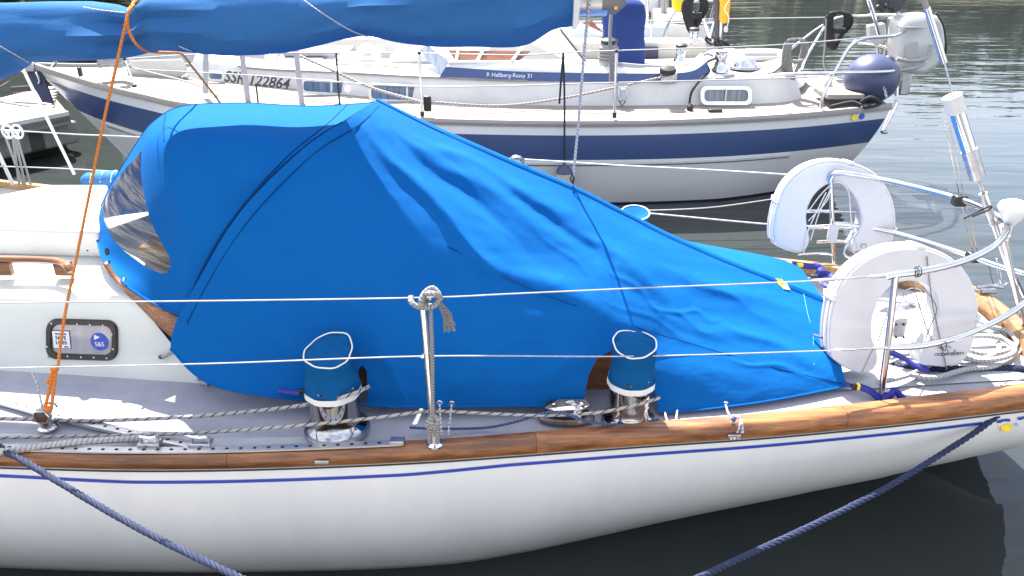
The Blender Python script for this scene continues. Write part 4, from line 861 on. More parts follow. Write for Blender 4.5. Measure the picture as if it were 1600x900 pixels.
# white rope coiled on the aft deck
mb = MB()
for k, (dx_, dy_) in enumerate(((-14, 3), (8, -4), (0, 8))):
    cx, cy = 1535 + dx_, 536 + dy_; P = []
    for i in range(27):
        g = i / 26 * 2 * math.pi * 1.03 + k; P.append(V(cx + (40 + 5 * k + 3 * math.sin(2 * g)) * math.cos(g), cy + (23 - k * 2) * math.sin(g), z=.865 + .012 * k + .006 * math.sin(3 * g)))
    mb.tube(P, .011, 8)
mb.tube(crom([V(a, b, z=.86) for a, b in ((1585, 520), (1595, 545), (1560, 570), (1510, 577), (1460, 590), (1420, 585))], 6), .011, 8); mb.tube(crom([V(a, b, z=.855) for a, b in ((1390, 560), (1420, 553), (1455, 566), (1430, 582), (1400, 592), (1370, 598))], 6), .010, 8)
mb.build('rope_coil', WROPE2, label='white braided rope coiled loosely on the aft deck behind the stern rail', cat='rope')
# fairlead at the right
q = V(1600, 603, z=.86); fl = MB(); fl.lathe(q, [(.085, -.03), (.09, -.008), (.075, .004), (.072, -.004), (.01, -.004)], 28, sc=(1, .45)); fo = fl.build('fairlead', STEELD, NB)
MB().lathe(q + Vec((0, 0, -.004)), [(.07, 0), (.07, .004), (.01, .005)], 24, sc=(1, .45)).build('insert', GELW, fo)
# far-rail cleat and fitting near the stern
q = V(1545, 455, z=.91); MB().box(q, (.07, .03, .02)).build('cleat', STEELD, NB, bevel=.006); MB().tube([q + Vec((-.06, 0, .02)), q + Vec((0, 0, .03)), q + Vec((.06, 0, .02))], .009, 8).build('cleat_horn', STEELD, NB)
# bronze disc on the topside
e, t_, x_ = solve_t(1560, 668); p = near_at(x_); p = hullpt(p, t_); MB().lathe(p + Vec((0, -.004, 0)), [(.0225, -.002), (.0225, .002)], 24, (0, -1, .1)).build('disc_sticker', BRASS, NB)
text('I', .018, STKB, p + Vec((-.034, -.006, .008)), (1, .1, 0), (0, .1, 1), NB, 'lettering'); text('O', .018, STKB, p + Vec((.034, -.006, .012)), (1, .1, 0), (0, .1, 1), NB, 'lettering')

# ================================================================== HORSESHOE BUOYS
def horseshoe(outer, inner, y0, n, thick, label, logo, rim_y):
    thick *= .85
    root = thing('horseshoe_buoy', label, 'life buoy', H(outer[len(outer) // 2][0], max(p[1] for p in outer), (0, y0, 0), n), 'white horseshoe buoys on the stern rail')
    p0 = (0, y0, 1.1); n = Vec(n).normalized()
    O = crom(onp(outer, p0, n), 4); I = crom(onp(inner, p0, n), 4); L = O + I
    bo = MB().prism(L, n, thick).build('body', PVC, root, bevel=.026, ang=50); bo.modifiers['bevel'].segments = 4
    band = crom(onp(outer, p0, n), 5)[2:-2]; c = sum(band, Vec()) / len(band)
    for d, r in ((.012, .0055), (thick - .012, .0055)): MB().tube([p + (p - c).normalized() * .004 - n * d for p in band], r, 8).build('piping', PVCE, root)
    g = [[p + (p - c).normalized() * .007 - n * a for a in (.03, .05)] for p in band]; MB().grid(g).build('strap', PVCE, root, solid=.003)
    for f in (.18, .5, .8):
        i = int(len(band) * f); p = band[i]; o = (p - c).normalized(); t = o.cross(n); MB().box(p + o * .006 - n * thick / 2, (.03, .016, thick + .006), (t, o, n)).build('strap_loop', PVCE, root, bevel=.004)
    a, b, s = logo; X = Vec((1, 0, .04)); Yd = n.cross(X)
    Yd = Vec((0, -n.z, -n.y)) * -1
    text('OCEAN SAFETY', s, INK, H(a, b, p0, n) + n * .003, X, (0, -n.z * -1, 1), root, 'lettering')
    for k in range(2):
        q = H(a - 4 + 7 * k, b - 9 + 4 * k, p0, n) + n * .002; MB().tube([q + Vec((s * .9 * math.cos(g), 0, s * .6 * math.sin(g))) for g in [j * .55 + 2.5 * k for j in range(9)]], s * .12, 5).build('logo', INKG, root)
    return root, p0, n
o1 = [(1212, 384), (1209, 360), (1214, 328), (1228, 293), (1254, 267), (1290, 254), (1330, 257), (1368, 275), (1391, 308), (1398, 345), (1392, 378), (1372, 398), (1346, 404)]
i1 = [(1334, 396), (1331, 384), (1340, 366), (1347, 344), (1340, 315), (1325, 295), (1308, 287), (1290, 291), (1273, 306), (1262, 330), (1262, 355), (1266, 374), (1260, 390), (1248, 396), (1230, 392)]
h1, p1, n1 = horseshoe(o1, i1, 3.70, (.05, -1, .12), .10, 'white horseshoe buoy on the far side of the stern, against the dark water', (1353, 393, .017), 0)
o2 = [(1300, 560), (1297, 530), (1301, 490), (1313, 450), (1340, 417), (1376, 396), (1415, 388), (1455, 392), (1493, 412), (1518, 446), (1527, 488), (1521, 530), (1505, 562), (1476, 574)]
i2 = [(1442, 571), (1436, 560), (1443, 542), (1460, 516), (1466, 487), (1462, 460), (1446, 444), (1420, 439), (1395, 446), (1376, 466), (1364, 497), (1363, 526), (1371, 550), (1370, 570), (1358, 582), (1340, 583), (1318, 574)]
h2, p2, n2 = horseshoe(o2, i2, 2.70, (.04, -1, .18), .105, 'white horseshoe buoy strapped inside the near stern rail, lower right', (1483, 553, .017), 0)
# carrier frames for the buoys
for pts, nm, rt in (([(1240, 330, 3.83), (1260, 330, 3.83), (1340, 331, 3.83)], 'cross_tube', 0), ([(1262, 356, 3.84), (1340, 357, 3.84)], 'cross_tube', 0), ([(1275, 378, 3.84), (1310, 377, 3.84), (1325, 380, 3.84)], 'cross_tube', 0),
                    ([(1248, 398, 3.80), (1276, 396, 3.84), (1300, 397, 3.86)], 'hook', 0), ([(1340, 360, 3.66), (1318, 396, 3.64), (1346, 407, 3.64)], 'hook', 0)):
    MB().tube(crom([V(*p[:2], y=p[2]) for p in pts], 4), .006 if nm == 'hook' else .009, 8).build(nm, STEEL, NB)
MB().box(V(1301, 365, y=3.80), (.05, .02, .10)).build('bracket_plate', GELW, NB, bevel=.004)
o = MB().prism([H(a, b, (0, 2.84, 0), (0, -1, .1)) for a, b in ((1372, 487), (1382, 480), (1466, 471), (1467, 480), (1384, 489))], (0, -1, .1), .01).build('cross_bar', STEELD, NB)
MB().box(V(1406, 512, y=2.86), (.050, .012, .085)).build('bracket_plate', STEELD, NB, bevel=.004)
for a, b in ((1400, 527), (1412, 527), (1400, 507), (1412, 507)): MB().lathe(V(a, b, y=2.852), [(.005, 0), (.005, .002)], 8, (0, -1, 0)).build('bolt', HOLE, NB)
mb = MB()
for P in (((1447, 400), (1455, 470), (1468, 530), (1478, 577)), ((1425, 440), (1436, 480), (1452, 525), (1470, 545)), ((1440, 545), (1452, 510), (1462, 480), (1440, 446)), ((1370, 535), (1378, 510), (1392, 470))):
    mb.tube(crom([H(a, b, p2, n2) + n2 * .006 for a, b in P], 5), .0022, 5)
mb.build('lanyard', GROPE, h2)
mb = MB()
for P in (((1262, 330), (1285, 300), (1308, 284), (1325, 300), (1330, 350), (1345, 400)), ((1266, 375), (1280, 330), (1300, 290)), ((1262, 345), (1290, 315), (1298, 292)), ((1255, 395), (1262, 360), (1290, 300))):
    mb.tube(crom([H(a, b, p1, n1) + n1 * .006 for a, b in P], 5), .003, 5)
mb.build('lanyard', PVCE, h1)
MB().tube(crom([V(a, b, y=2.60) for a, b in ((1346, 583), (1356, 560), (1365, 542))], 4), .004, 6).build('tie', GROPE, h2)
mb = MB(); 
for a, b, s in ((1427, 462, 1), (1410, 470, .8)): mb.tube([V(a + 16 * math.cos(g) * s, b + 12 * math.sin(g) * s, y=2.88) for g in [i * .5 for i in range(13)]], .0025, 5)
mb.ball(V(1418, 478, y=2.86), .025, 10, 6, (1.4, 1, .6)); mb.build('light_bracket', STEELD, NB)

# ================================================================== BOOM AND SAIL COVER
BM = thing('boom', 'silver boom end poking out of the right end of the blue sail cover', 'boom', V(930, 20, y=3.1))
a, b = V(300, 14, y=3.13), V(948, -4, y=3.1); MB().tube([a, b], .055, 16, flat=1.2).build('spar', ALU, BM)
MB().tube([b + Vec((-.02, 0, 0)), b + Vec((.03, 0, 0)), b + Vec((.06, 0, .01))], 0, 14, rr=[.06, .06, .04]).build('end_cap', pm('dull grey casting', (.18, .18, .18), .5, .5), BM)
MB().box(V(962, 12, y=3.05), (.012, .012, .012)).build('tape_tag', ORF, BM)
MB().prism([V(a, b, y=2.98) for a, b in ((898, -20), (910, -20), (903, 42), (895, 46))], (0, -1, 0), .05).build('end_strap', GELW, BM, bevel=.004)
sc_b = [(-420, 205), (-150, 160), (-40, 136), (0, 125), (20, 112), (40, 100), (100, 98), (150, 96), (200, 91), (240, 80), (300, 83), (350, 88), (400, 88), (450, 82), (500, 73), (540, 62), (575, 57), (620, 67), (680, 74), (740, 75), (800, 76), (830, 70), (860, 52), (880, 46), (902, 45)]
sc_t = [(-420, 2), (0, 4), (150, 4), (190, 8), (205, 14), (250, -14), (400, -22), (470, -18), (560, -26), (700, -50), (902, -70)]
CPb = crom([Vec((a, b, 0)) for a, b in sc_b], 5); SG2 = []
for q in CPb:
    px, pb = q.x, q.y; pt = interp(sc_t, px); yc = 3.13; B_ = V(px, pb, y=yc - .05); zt = V(px, pt, y=yc).z; zb = B_.z; x = B_.x; row = []
    pinch = 1 - .45 * math.exp(-((px - 205) / 30) ** 2); hh = zt - zb
    for k in range(28):
        g = 2 * math.pi * k / 28; s, c_ = math.sin(g), math.cos(g)            # g=0 bottom
        f = (1 - c_) / 2; wy = .14 * pinch * (abs(s) ** .75) * (1 if s > 0 else -1) * (1.0 - .25 * f - (.55 * max(0, f - .45) if px < 230 else 0))
        p = Vec((x, yc - wy, zb + hh * f))
        w = .012 * noise.noise(Vec((x * 1.6, f * 6 + (5 if s < 0 else 0), 2))) + .007 * noise.noise(Vec((x * 3, f * 16 + abs(x + 1.67) * -4, 7))) + .010 * math.sin(f * 16 + (px - 205) * .02) * math.exp(-abs(px - 205) / 110)
        p += Vec((0, -s * w * 1.6, -c_ * w * .6)); row.append(p)
    SG2.append(row)
SCV = thing('sail_cover', 'long faded blue sail cover hanging along the boom across the top', 'sail cover', V(400, 90, y=3.5))
MB().grid(SG2, closed=True).build('canvas', SAILC, SCV)
mb = MB()
for P in (((200, -14, 3.025), (214, 18, 3.335), (240, 52, 3.335), (286, 75, 2.995), (300, 80, 3.045)), ((462, -10, 3.025), (500, 18, 2.965), (545, 46, 2.975), (575, 58, 3.045)), ((-60, 40, 2.965), (0, 72, 2.965), (35, 92, 3.005), (45, 98, 3.065)), ((130, 11, 2.965), (160, 16, 2.955), (196, 20, 2.955))):
    MB().tube(path(P, 6), .0022, 5).build('lacing', CORD, SCV)
rope('lifting_line', 'white speckled line from the boom end down to the ridge of the blue cover', [(926, -60, 3.02), (921, 0, 3.03), (912, 90, 3.10), (904, 190, 3.20), (897, 262, 3.215), (896, 274, 3.22)], .0055, CORD)

# rigging and rails on the far side, left of the sprayhood
RG = thing('rigging', 'white-sleeved shrouds of the near yacht crossing at upper left', 'shrouds', V(118, 272, y=4.7))
MB().tube([V(36, 108, y=4.4), V(116, 272, y=4.6)], .0085, 8).build('shroud', PVCE, RG); MB().tube([V(-30, 180, y=5.0), V(20, 288, y=5.1)], .012, 8).build('shroud', PVCE, RG)
for i in range(3): MB().tube([V(20 + i * 3, 212, y=4.95), V(30 + 9 * i, 288, y=5.1)], .008, 6).build('shroud', WROPE2, RG)
MB().tube([V(8, 212, y=4.95), V(24, 256, y=5.0), V(36, 288, y=5.1)], .008, 6).build('shroud', WROPE2, RG)
for a, b in ((12, 206), (27, 206)):
    q = V(a, b, y=4.95); bl_ = thing('pulley', 'white spoked pulley on the halyards at far left, %s of the pair' % ('left' if a < 20 else 'right'), 'pulley', q, 'white pulleys at far left')
    MB().tube([q + Vec((.034 * math.cos(g), 0, .042 * math.sin(g))) for g in [i * .3927 for i in range(17)]], .007, 8, cap=False).build('rim', PVCE, bl_)
    for g in (.5, 2.6, 4.7): MB().tube([q, q + Vec((.034 * math.cos(g), 0, .042 * math.sin(g)))], .007, 6).build('spoke', PVCE, bl_)
    MB().lathe(q + Vec((0, .008, 0)), [(.012, 0), (.012, .02)], 10, (0, -1, 0)).build('hub', PVCE, bl_)
for P in (((-100, 200, 5.1), (0, 203, 5.05), (120, 210, 4.95), (250, 216, 4.85), (600, 240, 4.6), (800, 248, 4.45), (960, 258, 4.25), (1100, 265, 4.08), (1300, 277, 3.80)), ((-100, 259, 5.1), (0, 260, 5.05), (180, 268, 4.95), (600, 300, 4.6), (960, 330, 4.25), (1010, 333, 4.2), (1220, 352, 3.95), (1296, 352, 3.85))):
    MB().tube(path(P, 5), .0045, 6).build('lifeline', WIRE, NB)
MB().tube(path([(960, 330, 4.3), (1100, 325, 4.6), (1200, 312, 5.0), (1215, 309, 5.1)], 5), .004, 5).build('line', WIRE, label='thin pale line running from behind the cover towards the far hull', cat='rope')
for a, b in ((792, 252), (812, 252)): pass
mb = MB(); q = V(806, 252, y=4.43)
for k in range(4): mb.tube([q + Vec((.03 * math.cos(g) + .006 * k, .02 * math.sin(g + k), .028 * math.sin(g))) for g in [i * .5 for i in range(13)]], .006, 6)
mb.build('rope_hitch', WROPE, label='small speckled rope hitch on the far lifeline just above the cover ridge', cat='rope')
# rolled blue bundle beyond the cabin
q0_, q1_ = V(132, 282, y=4.75), V(196, 280, y=4.6); bd = thing('cover_bundle', 'rolled blue cloth bundle lashed on the far deck left of the sprayhood', 'bundle', q0_)
P = [q0_.lerp(q1_, i / 8) for i in range(9)]; MB().tube(P, 0, 14, rr=[.03, .05, .045, .055, .048, .056, .05, .05, .03]).build('cloth', clothmat('pale blue cloth', (.06, .2, .42), (.03, .12, .3), .1, .01, 12), bd)
for k in (2, 4, 6): MB().tube([P[k] + Vec((.01 * math.sin(g), -.057 * math.cos(g), .057 * math.sin(g))) for g in [i * .5 for i in range(13)]], .003, 5).build('lashing', PVCE, bd)

# ================================================================== FAR YACHT
FB = thing('sailboat', 'white cruising yacht with a wide navy band moored behind, its bow to the left', 'sailboat', (0, 8.3, 0))
YC = 8.37
fs = [(48, 101, 1.15), (90, 115, 1.10), (150, 133, 1.05), (220, 150, 1.0), (300, 166, .96), (450, 178, .91), (600, 186, .875), (750, 191, .855), (900, 193, .845), (1050, 191, .85), (1200, 184, .865), (1300, 176, .885), (1393, 166, .905)]
FS = crom([V(a, b, z=c) for a, b, c in fs], 6); nf = len(FS); FS[0].y = YC
def fhull(i, t):
    p = FS[i]; u = i / (nf - 1); hb = YC - p.y
    whb = hb * interp([(0, 0), (.08, .25), (.25, .7), (.5, .88), (.8, .8), (1, .45)], u) - .03
    x = p.x + interp([(0, .95), (.1, .55), (.3, .1), (.8, 0), (.9, -.1), (1, -.28)], u) * t; whb = max(whb, .0)
    return Vec((x, YC - lerp(hb, whb, t ** 1.7) - .03 * math.sin(math.pi * t) * min(1, hb), p.z * (1 - t) - .02 * t))
def fhm():
    m, nt, bs = newmat('far hull paint with navy band'); bs.inputs['Roughness'].default_value = .25; bs.inputs['Coat Weight'].default_value = .2
    uv = nd(nt, 'ShaderNodeUVMap'); sp = nd(nt, 'ShaderNodeSeparateXYZ'); cr = nd(nt, 'ShaderNodeValToRGB'); cr.color_ramp.interpolation = 'CONSTANT'
    e = cr.color_ramp.elements; Wc, Nc, Bc = (.78, .78, .79, 1), (.05, .088, .22, 1), (.02, .03, .10, 1)
    e[0].position = 0; e[0].color = Wc; e[1].position = .125; e[1].color = Nc; k = e.new(.395); k.color = Wc; k = e.new(.955); k.color = Bc
    nz = nd(nt, 'ShaderNodeTexNoise'); nz.inputs['Scale'].default_value = 3; mu = nd(nt, 'ShaderNodeMixRGB', blend_type='MULTIPLY'); mu.inputs[0].default_value = .25
    nt.links.new(uv.outputs[0], sp.inputs[0]); nt.links.new(sp.outputs[1], cr.inputs[0]); nt.links.new(cr.outputs[0], mu.inputs[1]); nt.links.new(nz.outputs[0], mu.inputs[2]); nt.links.new(mu.outputs[0], bs.inputs['Base Color']); return m
G = [[fhull(i, j / 16) for j in range(17)] for i in range(nf)]; G2 = [[Vec((p.x, 2 * YC - p.y, p.z)) for p in r] for r in G]
FHM = fhm(); hl = MB().grid(G).grid(G2).build('hull', FHM, FB, ang=70)
MB().grid([[lerpv for lerpv in (G[-1][j].lerp(G2[-1][j], k / 6) for k in range(7))] for j in range(17)], uv=[(0, j / 16) for j in range(17) for k in range(7)]).build('transom', FHM, FB)
MB().grid([[fhull(i, .42) + Vec((0, -.004, 0)), fhull(i, .425) + Vec((0, -.02, 0)), fhull(i, .45) + Vec((0, -.02, 0)), fhull(i, .457) + Vec((0, -.004, 0))] for i in range(8, nf - 9)]).build('rubbing_strip', GELW, FB)
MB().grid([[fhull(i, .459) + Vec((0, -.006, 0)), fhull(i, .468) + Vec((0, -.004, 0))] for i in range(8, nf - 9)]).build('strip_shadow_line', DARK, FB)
# rail cap and deck
cap = []
for i, p in enumerate(FS): o = Vec((0, -1, 0)) if i > 3 else Vec((-.3, -.9, 0)); cap.append([p + o * .02 + Vec((0, 0, -.03)), p + o * .025 + Vec((0, 0, .0)), p + o * .01 + Vec((0, 0, .025)), p - o * .03 + Vec((0, 0, .025)), p - o * .035])
MB().grid(cap).build('toe_rail', GREYT, FB); cap2 = [[Vec((p.x, 2 * YC - p.y, p.z)) for p in r] for r in cap]; MB().grid(cap2).build('toe_rail', GREYT, FB)
G = []
for i, p in enumerate(FS):
    hb = YC - p.y; G.append([Vec((p.x + .01, YC - hb * (1 - j / 8), p.z - .01 + .05 * math.sin(math.pi * j / 16) * min(1, hb))) for j in range(17)])
MB().grid(G).build('deck', TEAK, FB)
# coachroof side (curved) and top
cbp = [(288, 120, 8.28), (330, 130, 8.22), (400, 141, 8.15), (470, 148.5, 8.05), (560, 156.5, 7.90), (650, 164, 7.77), (800, 171, 7.70), (900, 173, 7.68), (1000, 174, 7.68), (1100, 174, 7.68), (1180, 172, 7.69), (1230, 170, 7.72), (1258, 165, 7.82)]
ctp = [(303, 92, 8.36), (335, 97, 8.30), (400, 106, 8.21), (470, 110, 8.11), (560, 114, 7.96), (650, 119, 7.83), (800, 125, 7.76), (900, 126, 7.74), (1000, 126, 7.74), (1100, 124, 7.74), (1170, 121, 7.75), (1215, 120, 7.79), (1246, 128, 7.90)]
CB = crom([V(a, b, y=c) for a, b, c in cbp], 5); CT = crom([V(a, b, y=c) for a, b, c in ctp], 5); g = []
for a, b in zip(CB, CT):
    a = a + Vec((0, 0, -.03)); hb = max(.15, YC - b.y)
    g.append([a, a.lerp(b, .4), a.lerp(b, .8), a.lerp(b, .95) + Vec((0, 0, 0)), b + Vec((0, .02, .006))] + [Vec((b.x, b.y + .03 + (2 * hb - .06) * k / 8, b.z + .01 + .05 * math.sin(math.pi * k / 8))) for k in range(9)] + [Vec((b.x, 2 * YC - b.y, b.z)), Vec((b.x, 2 * YC - a.y, a.z))])
MB().grid(g).build('coachroof', GELW, FB, ang=50)
MB().tube([b + Vec((0, -.012, .0)) for b in CT[8:32]], .012, 6).build('eyebrow_trim', GREYT, FB)
MB().tube([b + Vec((0, -.02, -.0)) for b in CB], .014, 6).build('deck_bead', GREYT, FB)
# coaming with its own navy band, sweeping up aft
co_b = [(686, 121, 7.79), (800, 125.5, 7.745), (900, 127, 7.73), (1000, 127, 7.73), (1060, 126, 7.73), (1092, 123, 7.74), (1108, 116, 7.78)]
co_m = [(697, 104, 7.83), (800, 111, 7.775), (900, 113.5, 7.76), (1000, 114.5, 7.76), (1058, 114, 7.76), (1086, 109, 7.77), (1104, 96, 7.82)]
co_t = [(703, 96, 7.86), (800, 96, 7.81), (900, 102, 7.79), (1000, 108, 7.79), (1050, 106, 7.80), (1080, 98, 7.83), (1098, 84, 7.88)]
A_, B_, C_ = (crom([V(a, b, y=c) for a, b, c in L], 6) for L in (co_b, co_m, co_t))
MB().grid([[a + Vec((0, -.008, 0)), b + Vec((0, -.008, 0))] for a, b in zip(A_, B_)]).build('coaming_band', NAVYH, FB)
MB().grid([[a + Vec((0, -.004, 0)), b, c + Vec((0, .04, .0)), c + Vec((0, .10, -.01)), c + Vec((0, .12, -.3))] for a, b, c in zip(A_, B_, C_)]).build('cockpit_coaming', GELW, FB, ang=50)
q = V(764, 117, y=7.76); MB().ball(q + Vec((0, -.01, 0)), .012, 8, 6).build('vent_button', DARK, FB)
text('R Hallberg-Rassy 31', .055, INKW, V(793, 117.5, y=7.75) + Vec((.02, -.012, 0)), (1, 0, -.03), (0, .2, 1), FB, 'lettering')
text('SSR 122864', .15, INK, V(400, 126, y=8.0), (1, -.26, -.07), (0, .25, 1), FB, 'lettering', shear=.25, bold=.003)
# cockpit well: far side lining, seats, instruments
MB().prism([V(a, b, y=8.95) for a, b in ((905, 66), (1102, 66), (1110, 100), (905, 104))], (0, -1, 0), .05).build('cockpit_lining', BEIGE, FB)
MB().prism([V(a, b, y=8.90) for a, b in ((1003, 74), (1029, 74), (1028, 98), (1004, 99))], (0, -1, 0), .03).build('locker_opening', pm('dark locker', (.03, .03, .06), .6), FB)
g = [[V(a, 66 - (a - 900) * .005, y=8.95) + Vec((0, dy, dz)) for dy, dz in ((0, -.02), (-.02, 0), (0, .02), (.18, .02))] for a in range(880, 1120, 20)]; MB().grid(g).build('far_coaming', GELW, FB)
MB().box(V(1000, 112, y=8.4) + Vec((0, 0, -.25)), (1.7, 1.0, .05)).build('cockpit_sole', TEAK, FB)
# aft cabin top with teak, aft end
aft = [V(a, b, y=y) for a, b, y in ((1106, 124, 7.80), (1170, 121, 7.80), (1205, 117, 7.84), (1222, 103, 8.05), (1224, 88, 8.4), (1215, 80, 8.8), (1120, 80, 8.9), (1100, 92, 8.5))]
MB().prism([p + Vec((0, 0, .025)) for p in crom(aft, 4, True)], (0, 0, 1), .04).build('aft_cabin_top', TEAK, FB)
g = [[V(a, b, y=y), V(a + dx, b + 32, y=y + .1)] for a, b, y, dx in ((1208, 116, 7.84, 25), (1225, 102, 8.0, 30), (1228, 88, 8.35, 34), (1215, 78, 8.8, 34))]; MB().grid(g).build('aft_cabin_end', GELW, FB)
# windows with frame, pane and curtains
def win(px0, py0, px1, py1, r, sk, yref, slope, label=None, curt=True, wide=4, fm=PVCE):
    p0 = V((px0 + px1) / 2, (py0 + py1) / 2, y=yref); n = Vec((-slope, -1, .12)).normalized()
    O = onp(rrect(px0 - wide, py0 - wide, px1 + wide, py1 + wide, r + wide * .6, 4, sk), p0, n); I = onp(rrect(px0, py0, px1, py1, r, 4, sk), p0, n); k = len(O)
    mb = MB(); mb.add([p + n * .004 for p in O] + [p + n * .02 for p in O] + [p + n * .02 for p in I] + [p + n * .004 for p in I], [(r_ * k + i, r_ * k + (i + 1) % k, (r_ + 1) * k + (i + 1) % k, (r_ + 1) * k + i) for r_ in range(3) for i in range(k)])
    w = mb.build('window', fm, FB); MB().prism([p + n * .008 for p in I], n, .004).build('pane', GLASSC, w)
    if curt:
        c0 = H(lerp(px0, px1, .62) - 3, (py0 + py1) / 2 + sk * .5, p0, n); d = (H(px1, py1, p0, n) - H(px1, py0, p0, n)); t = (H(px1, py0, p0, n) - H(px0, py0 - 0, p0, n)).normalized()
        MB().box(c0 + n * .012, (.02, d.length * .9, .008), (t, d.normalized(), n)).build('curtain_edge', GELW, w)
    return w
win(327, 113, 347, 123, 4, 1, 8.18, -.33, curt=False, wide=3)
w_ = win(474, 126, 549, 142, 5, 4.5, 7.94, -.3); 
q = V(544, 138, y=7.90); MB().lathe(q + Vec((0, -.03, 0)), [(.035, 0), (.035, .006)], 18, (-.1, -1, .1)).build('sticker', INKW, w_)
win(580, 133, 675, 154, 6, 4, 7.79, -.2)
win(1100, 140, 1168, 158, 6, 0, 7.66, 0, curt=False, wide=6, fm=STEEL)
q = V(1134, 149, y=7.63); MB().box(q, (.012, .01, .12)).build('catch', GELW, w_)
# handrail on the coachroof
hp = path([(398, 95, 8.42), (420, 99, 8.38), (500, 101, 8.25), (580, 104, 8.15), (632, 108, 8.06), (638, 111, 8.04)], 5); mb = MB(); mb.tube(hp, .026, 8)
for k in (1, 7, 13, 19, 23): mb.box(hp[k] + Vec((0, 0, -.03)), (.14, .03, .05))
mb.build('handrail', GREYT, FB)
# hatches and clutter on the coachroof
MB().box(V(560, 92, y=8.5), (.42, .4, .09)).build('mast_step_box', GELW, FB, bevel=.02)
MB().box(V(572, 78, y=8.5), (.12, .12, .12)).build('vent_cowl', GELW, FB, bevel=.02); MB().tube([V(600, 74, y=8.4), V(560, 80, y=8.35)], .03, 8).build('vent_pipe', GELW, FB)
MB().box(V(500, 80, y=8.9), (.7, .4, .06)).build('skylight', pm('smoked acrylic', (.25, .26, .3), .1), FB, bevel=.01); MB().box(V(470, 92, y=8.7), (.5, .35, .03)).build('grating', GREYT, FB)
MB().box(V(425, 92, y=8.6), (.1, .2, .12)).build('vent_box', GELW, FB, bevel=.02)
MB().box(V(690, 85, y=8.6) , (1.0, .7, .10)).build('companion_slide', GELW, FB, bevel=.03)
# windscreen
def panel(pts, name, mat, t=.02, par=FB): return MB().prism([V(*p[:2], y=p[2]) for p in pts], (0, -1, .2), t).build(name, mat, par)
ws = panel([(668, 70, 8.2), (710, 104, 7.86), (690, 119, 7.82), (655, 78, 8.15)], 'windscreen', GLASSC)
panel([(672, 66, 8.25), (720, 62, 8.2), (712, 100, 7.9)], 'glass', pm('pale windscreen', (.6, .62, .66), .15), par=ws)
panel([(700, 78, 8.0), (830, 80, 7.95), (810, 96, 7.9), (712, 97, 7.9)], 'cabin_lining', INTW, par=ws)
for P in (((712, 98, 7.86), (720, 62, 8.15)), ((745, 96, 7.86), (765, 62, 8.1)), ((800, 96, 7.85), (826, 60, 8.1)), ((740, 60, 8.12), (826, 60, 8.1)), ((828, 60, 8.1), (925, 104, 7.85)), ((832, 66, 8.1), (935, 114, 7.83)), ((700, 97, 7.86), (860, 97, 7.86))):
    MB().tube([V(a, b, y=y) for a, b, y in P], .016, 8).build('frame', PVCE, ws)
MB().prism([V(a, b, y=y) for a, b, y in ((832, 58, 8.1), (877, 45, 8.3), (920, 100, 7.9))], (0, -1, .2), .012).build('side_glass', pm('hazy side glass', (.42, .43, .46), .12, coat=.5), ws)
MB().tube([V(876, 45, y=8.28), V(922, 104, y=7.85)], .010, 6).build('gasket', DARK, ws)
panel([(905, 36, 8.9), (925, 32, 8.9), (944, 52, 8.9), (944, 62, 8.9)], 'far_glass', INTW, par=ws)
MB().tube([V(905, 38, y=8.75), V(945, 56, y=8.75)], .02, 6).build('frame', PVCE, ws)
# wheel pedestal cover
g = []
for z_, w_2, d_2 in ((102, 30, .17), (80, 31, .17), (50, 31, .16), (25, 31, .15), (8, 30, .13), (1, 24, .09), (-2, 10, .03)):
    row = []
    for k in range(24):
        a = 2 * math.pi * k / 24; c = V(974, z_, y=8.45); sx_ = w_2 / 1230 * 8.5; row.append(c + Vec((sx_ * (abs(math.cos(a)) ** .5) * (1 if math.cos(a) > 0 else -1) + .01 * math.sin(z_ * .1 + a * 3), d_2 * (abs(math.sin(a)) ** .5) * (1 if math.sin(a) > 0 else -1), 0)))
    g.append(row)
MB().grid(g, closed=True).build('pedestal_cover', PEDC, label='navy cloth cover over the steering pedestal of the far yacht', cat='cover')
# stanchions, wires and shroud sleeves
def fstan(px, pt, pb, y, r=.012, mat=STEEL, dx=0, name='stanchion'):
    a, b = V(px + dx, pb, y=y), V(px, pt, y=y); o = MB().tube([a, b], r, 8).build(name, mat, FB); MB().ball(b, r * 1.5, 8, 6).build('cap', DARK, o); MB().tube([a, a + (b - a) * .08], r * 1.6, 8).build('socket', DARK if mat is not PVCE else STEELD, o)
fstan(195, 92, 136, 7.35, dx=16); fstan(655, 83, 182, 7.12, dx=5); fstan(963, 80, 184, 7.1, dx=-3); fstan(525, 82, 168, 7.35, .009, DARK, dx=6); fstan(400, 132, 166, 7.5, .009, DARK, dx=4)
for px, pt, pb, dx in ((322, 78, 146, -1), (378, 84, 163, 10), (462, 76, 166, 10)):
    MB().tube([V(px + dx, pb, y=7.55), V(px, pt, y=7.6)], .027, 10).build('shroud_sleeve', pm('grey white sleeve', (.36, .36, .40), .5), FB)
for P in (((195, 92, 7.35), (330, 84, 7.3), (525, 82, 7.2), (655, 83, 7.12), (810, 86, 7.1), (880, 82, 7.1), (963, 79, 7.1), (1200, 71, 7.15), (1340, 60, 7.4), (1400, 56, 7.5)), ((210, 108, 7.35), (400, 118, 7.3), (655, 135, 7.12), (963, 129, 7.1), (1250, 121, 7.2), (1310, 113, 7.4)),
          ((905, 35, 9.7), (1100, 30, 9.65), (1300, 27, 9.5), (1360, 26, 9.4))):
    MB().tube(path(P, 5), .006, 5).build('lifeline', WIRE, FB)
rope('sheet', 'speckled rope slanting across the far cabin windows to the stanchion block', [(468, 87, 7.9), (520, 110, 7.75), (580, 137, 7.6), (650, 157, 7.3), (665, 160, 7.2)], .014, WROPE)
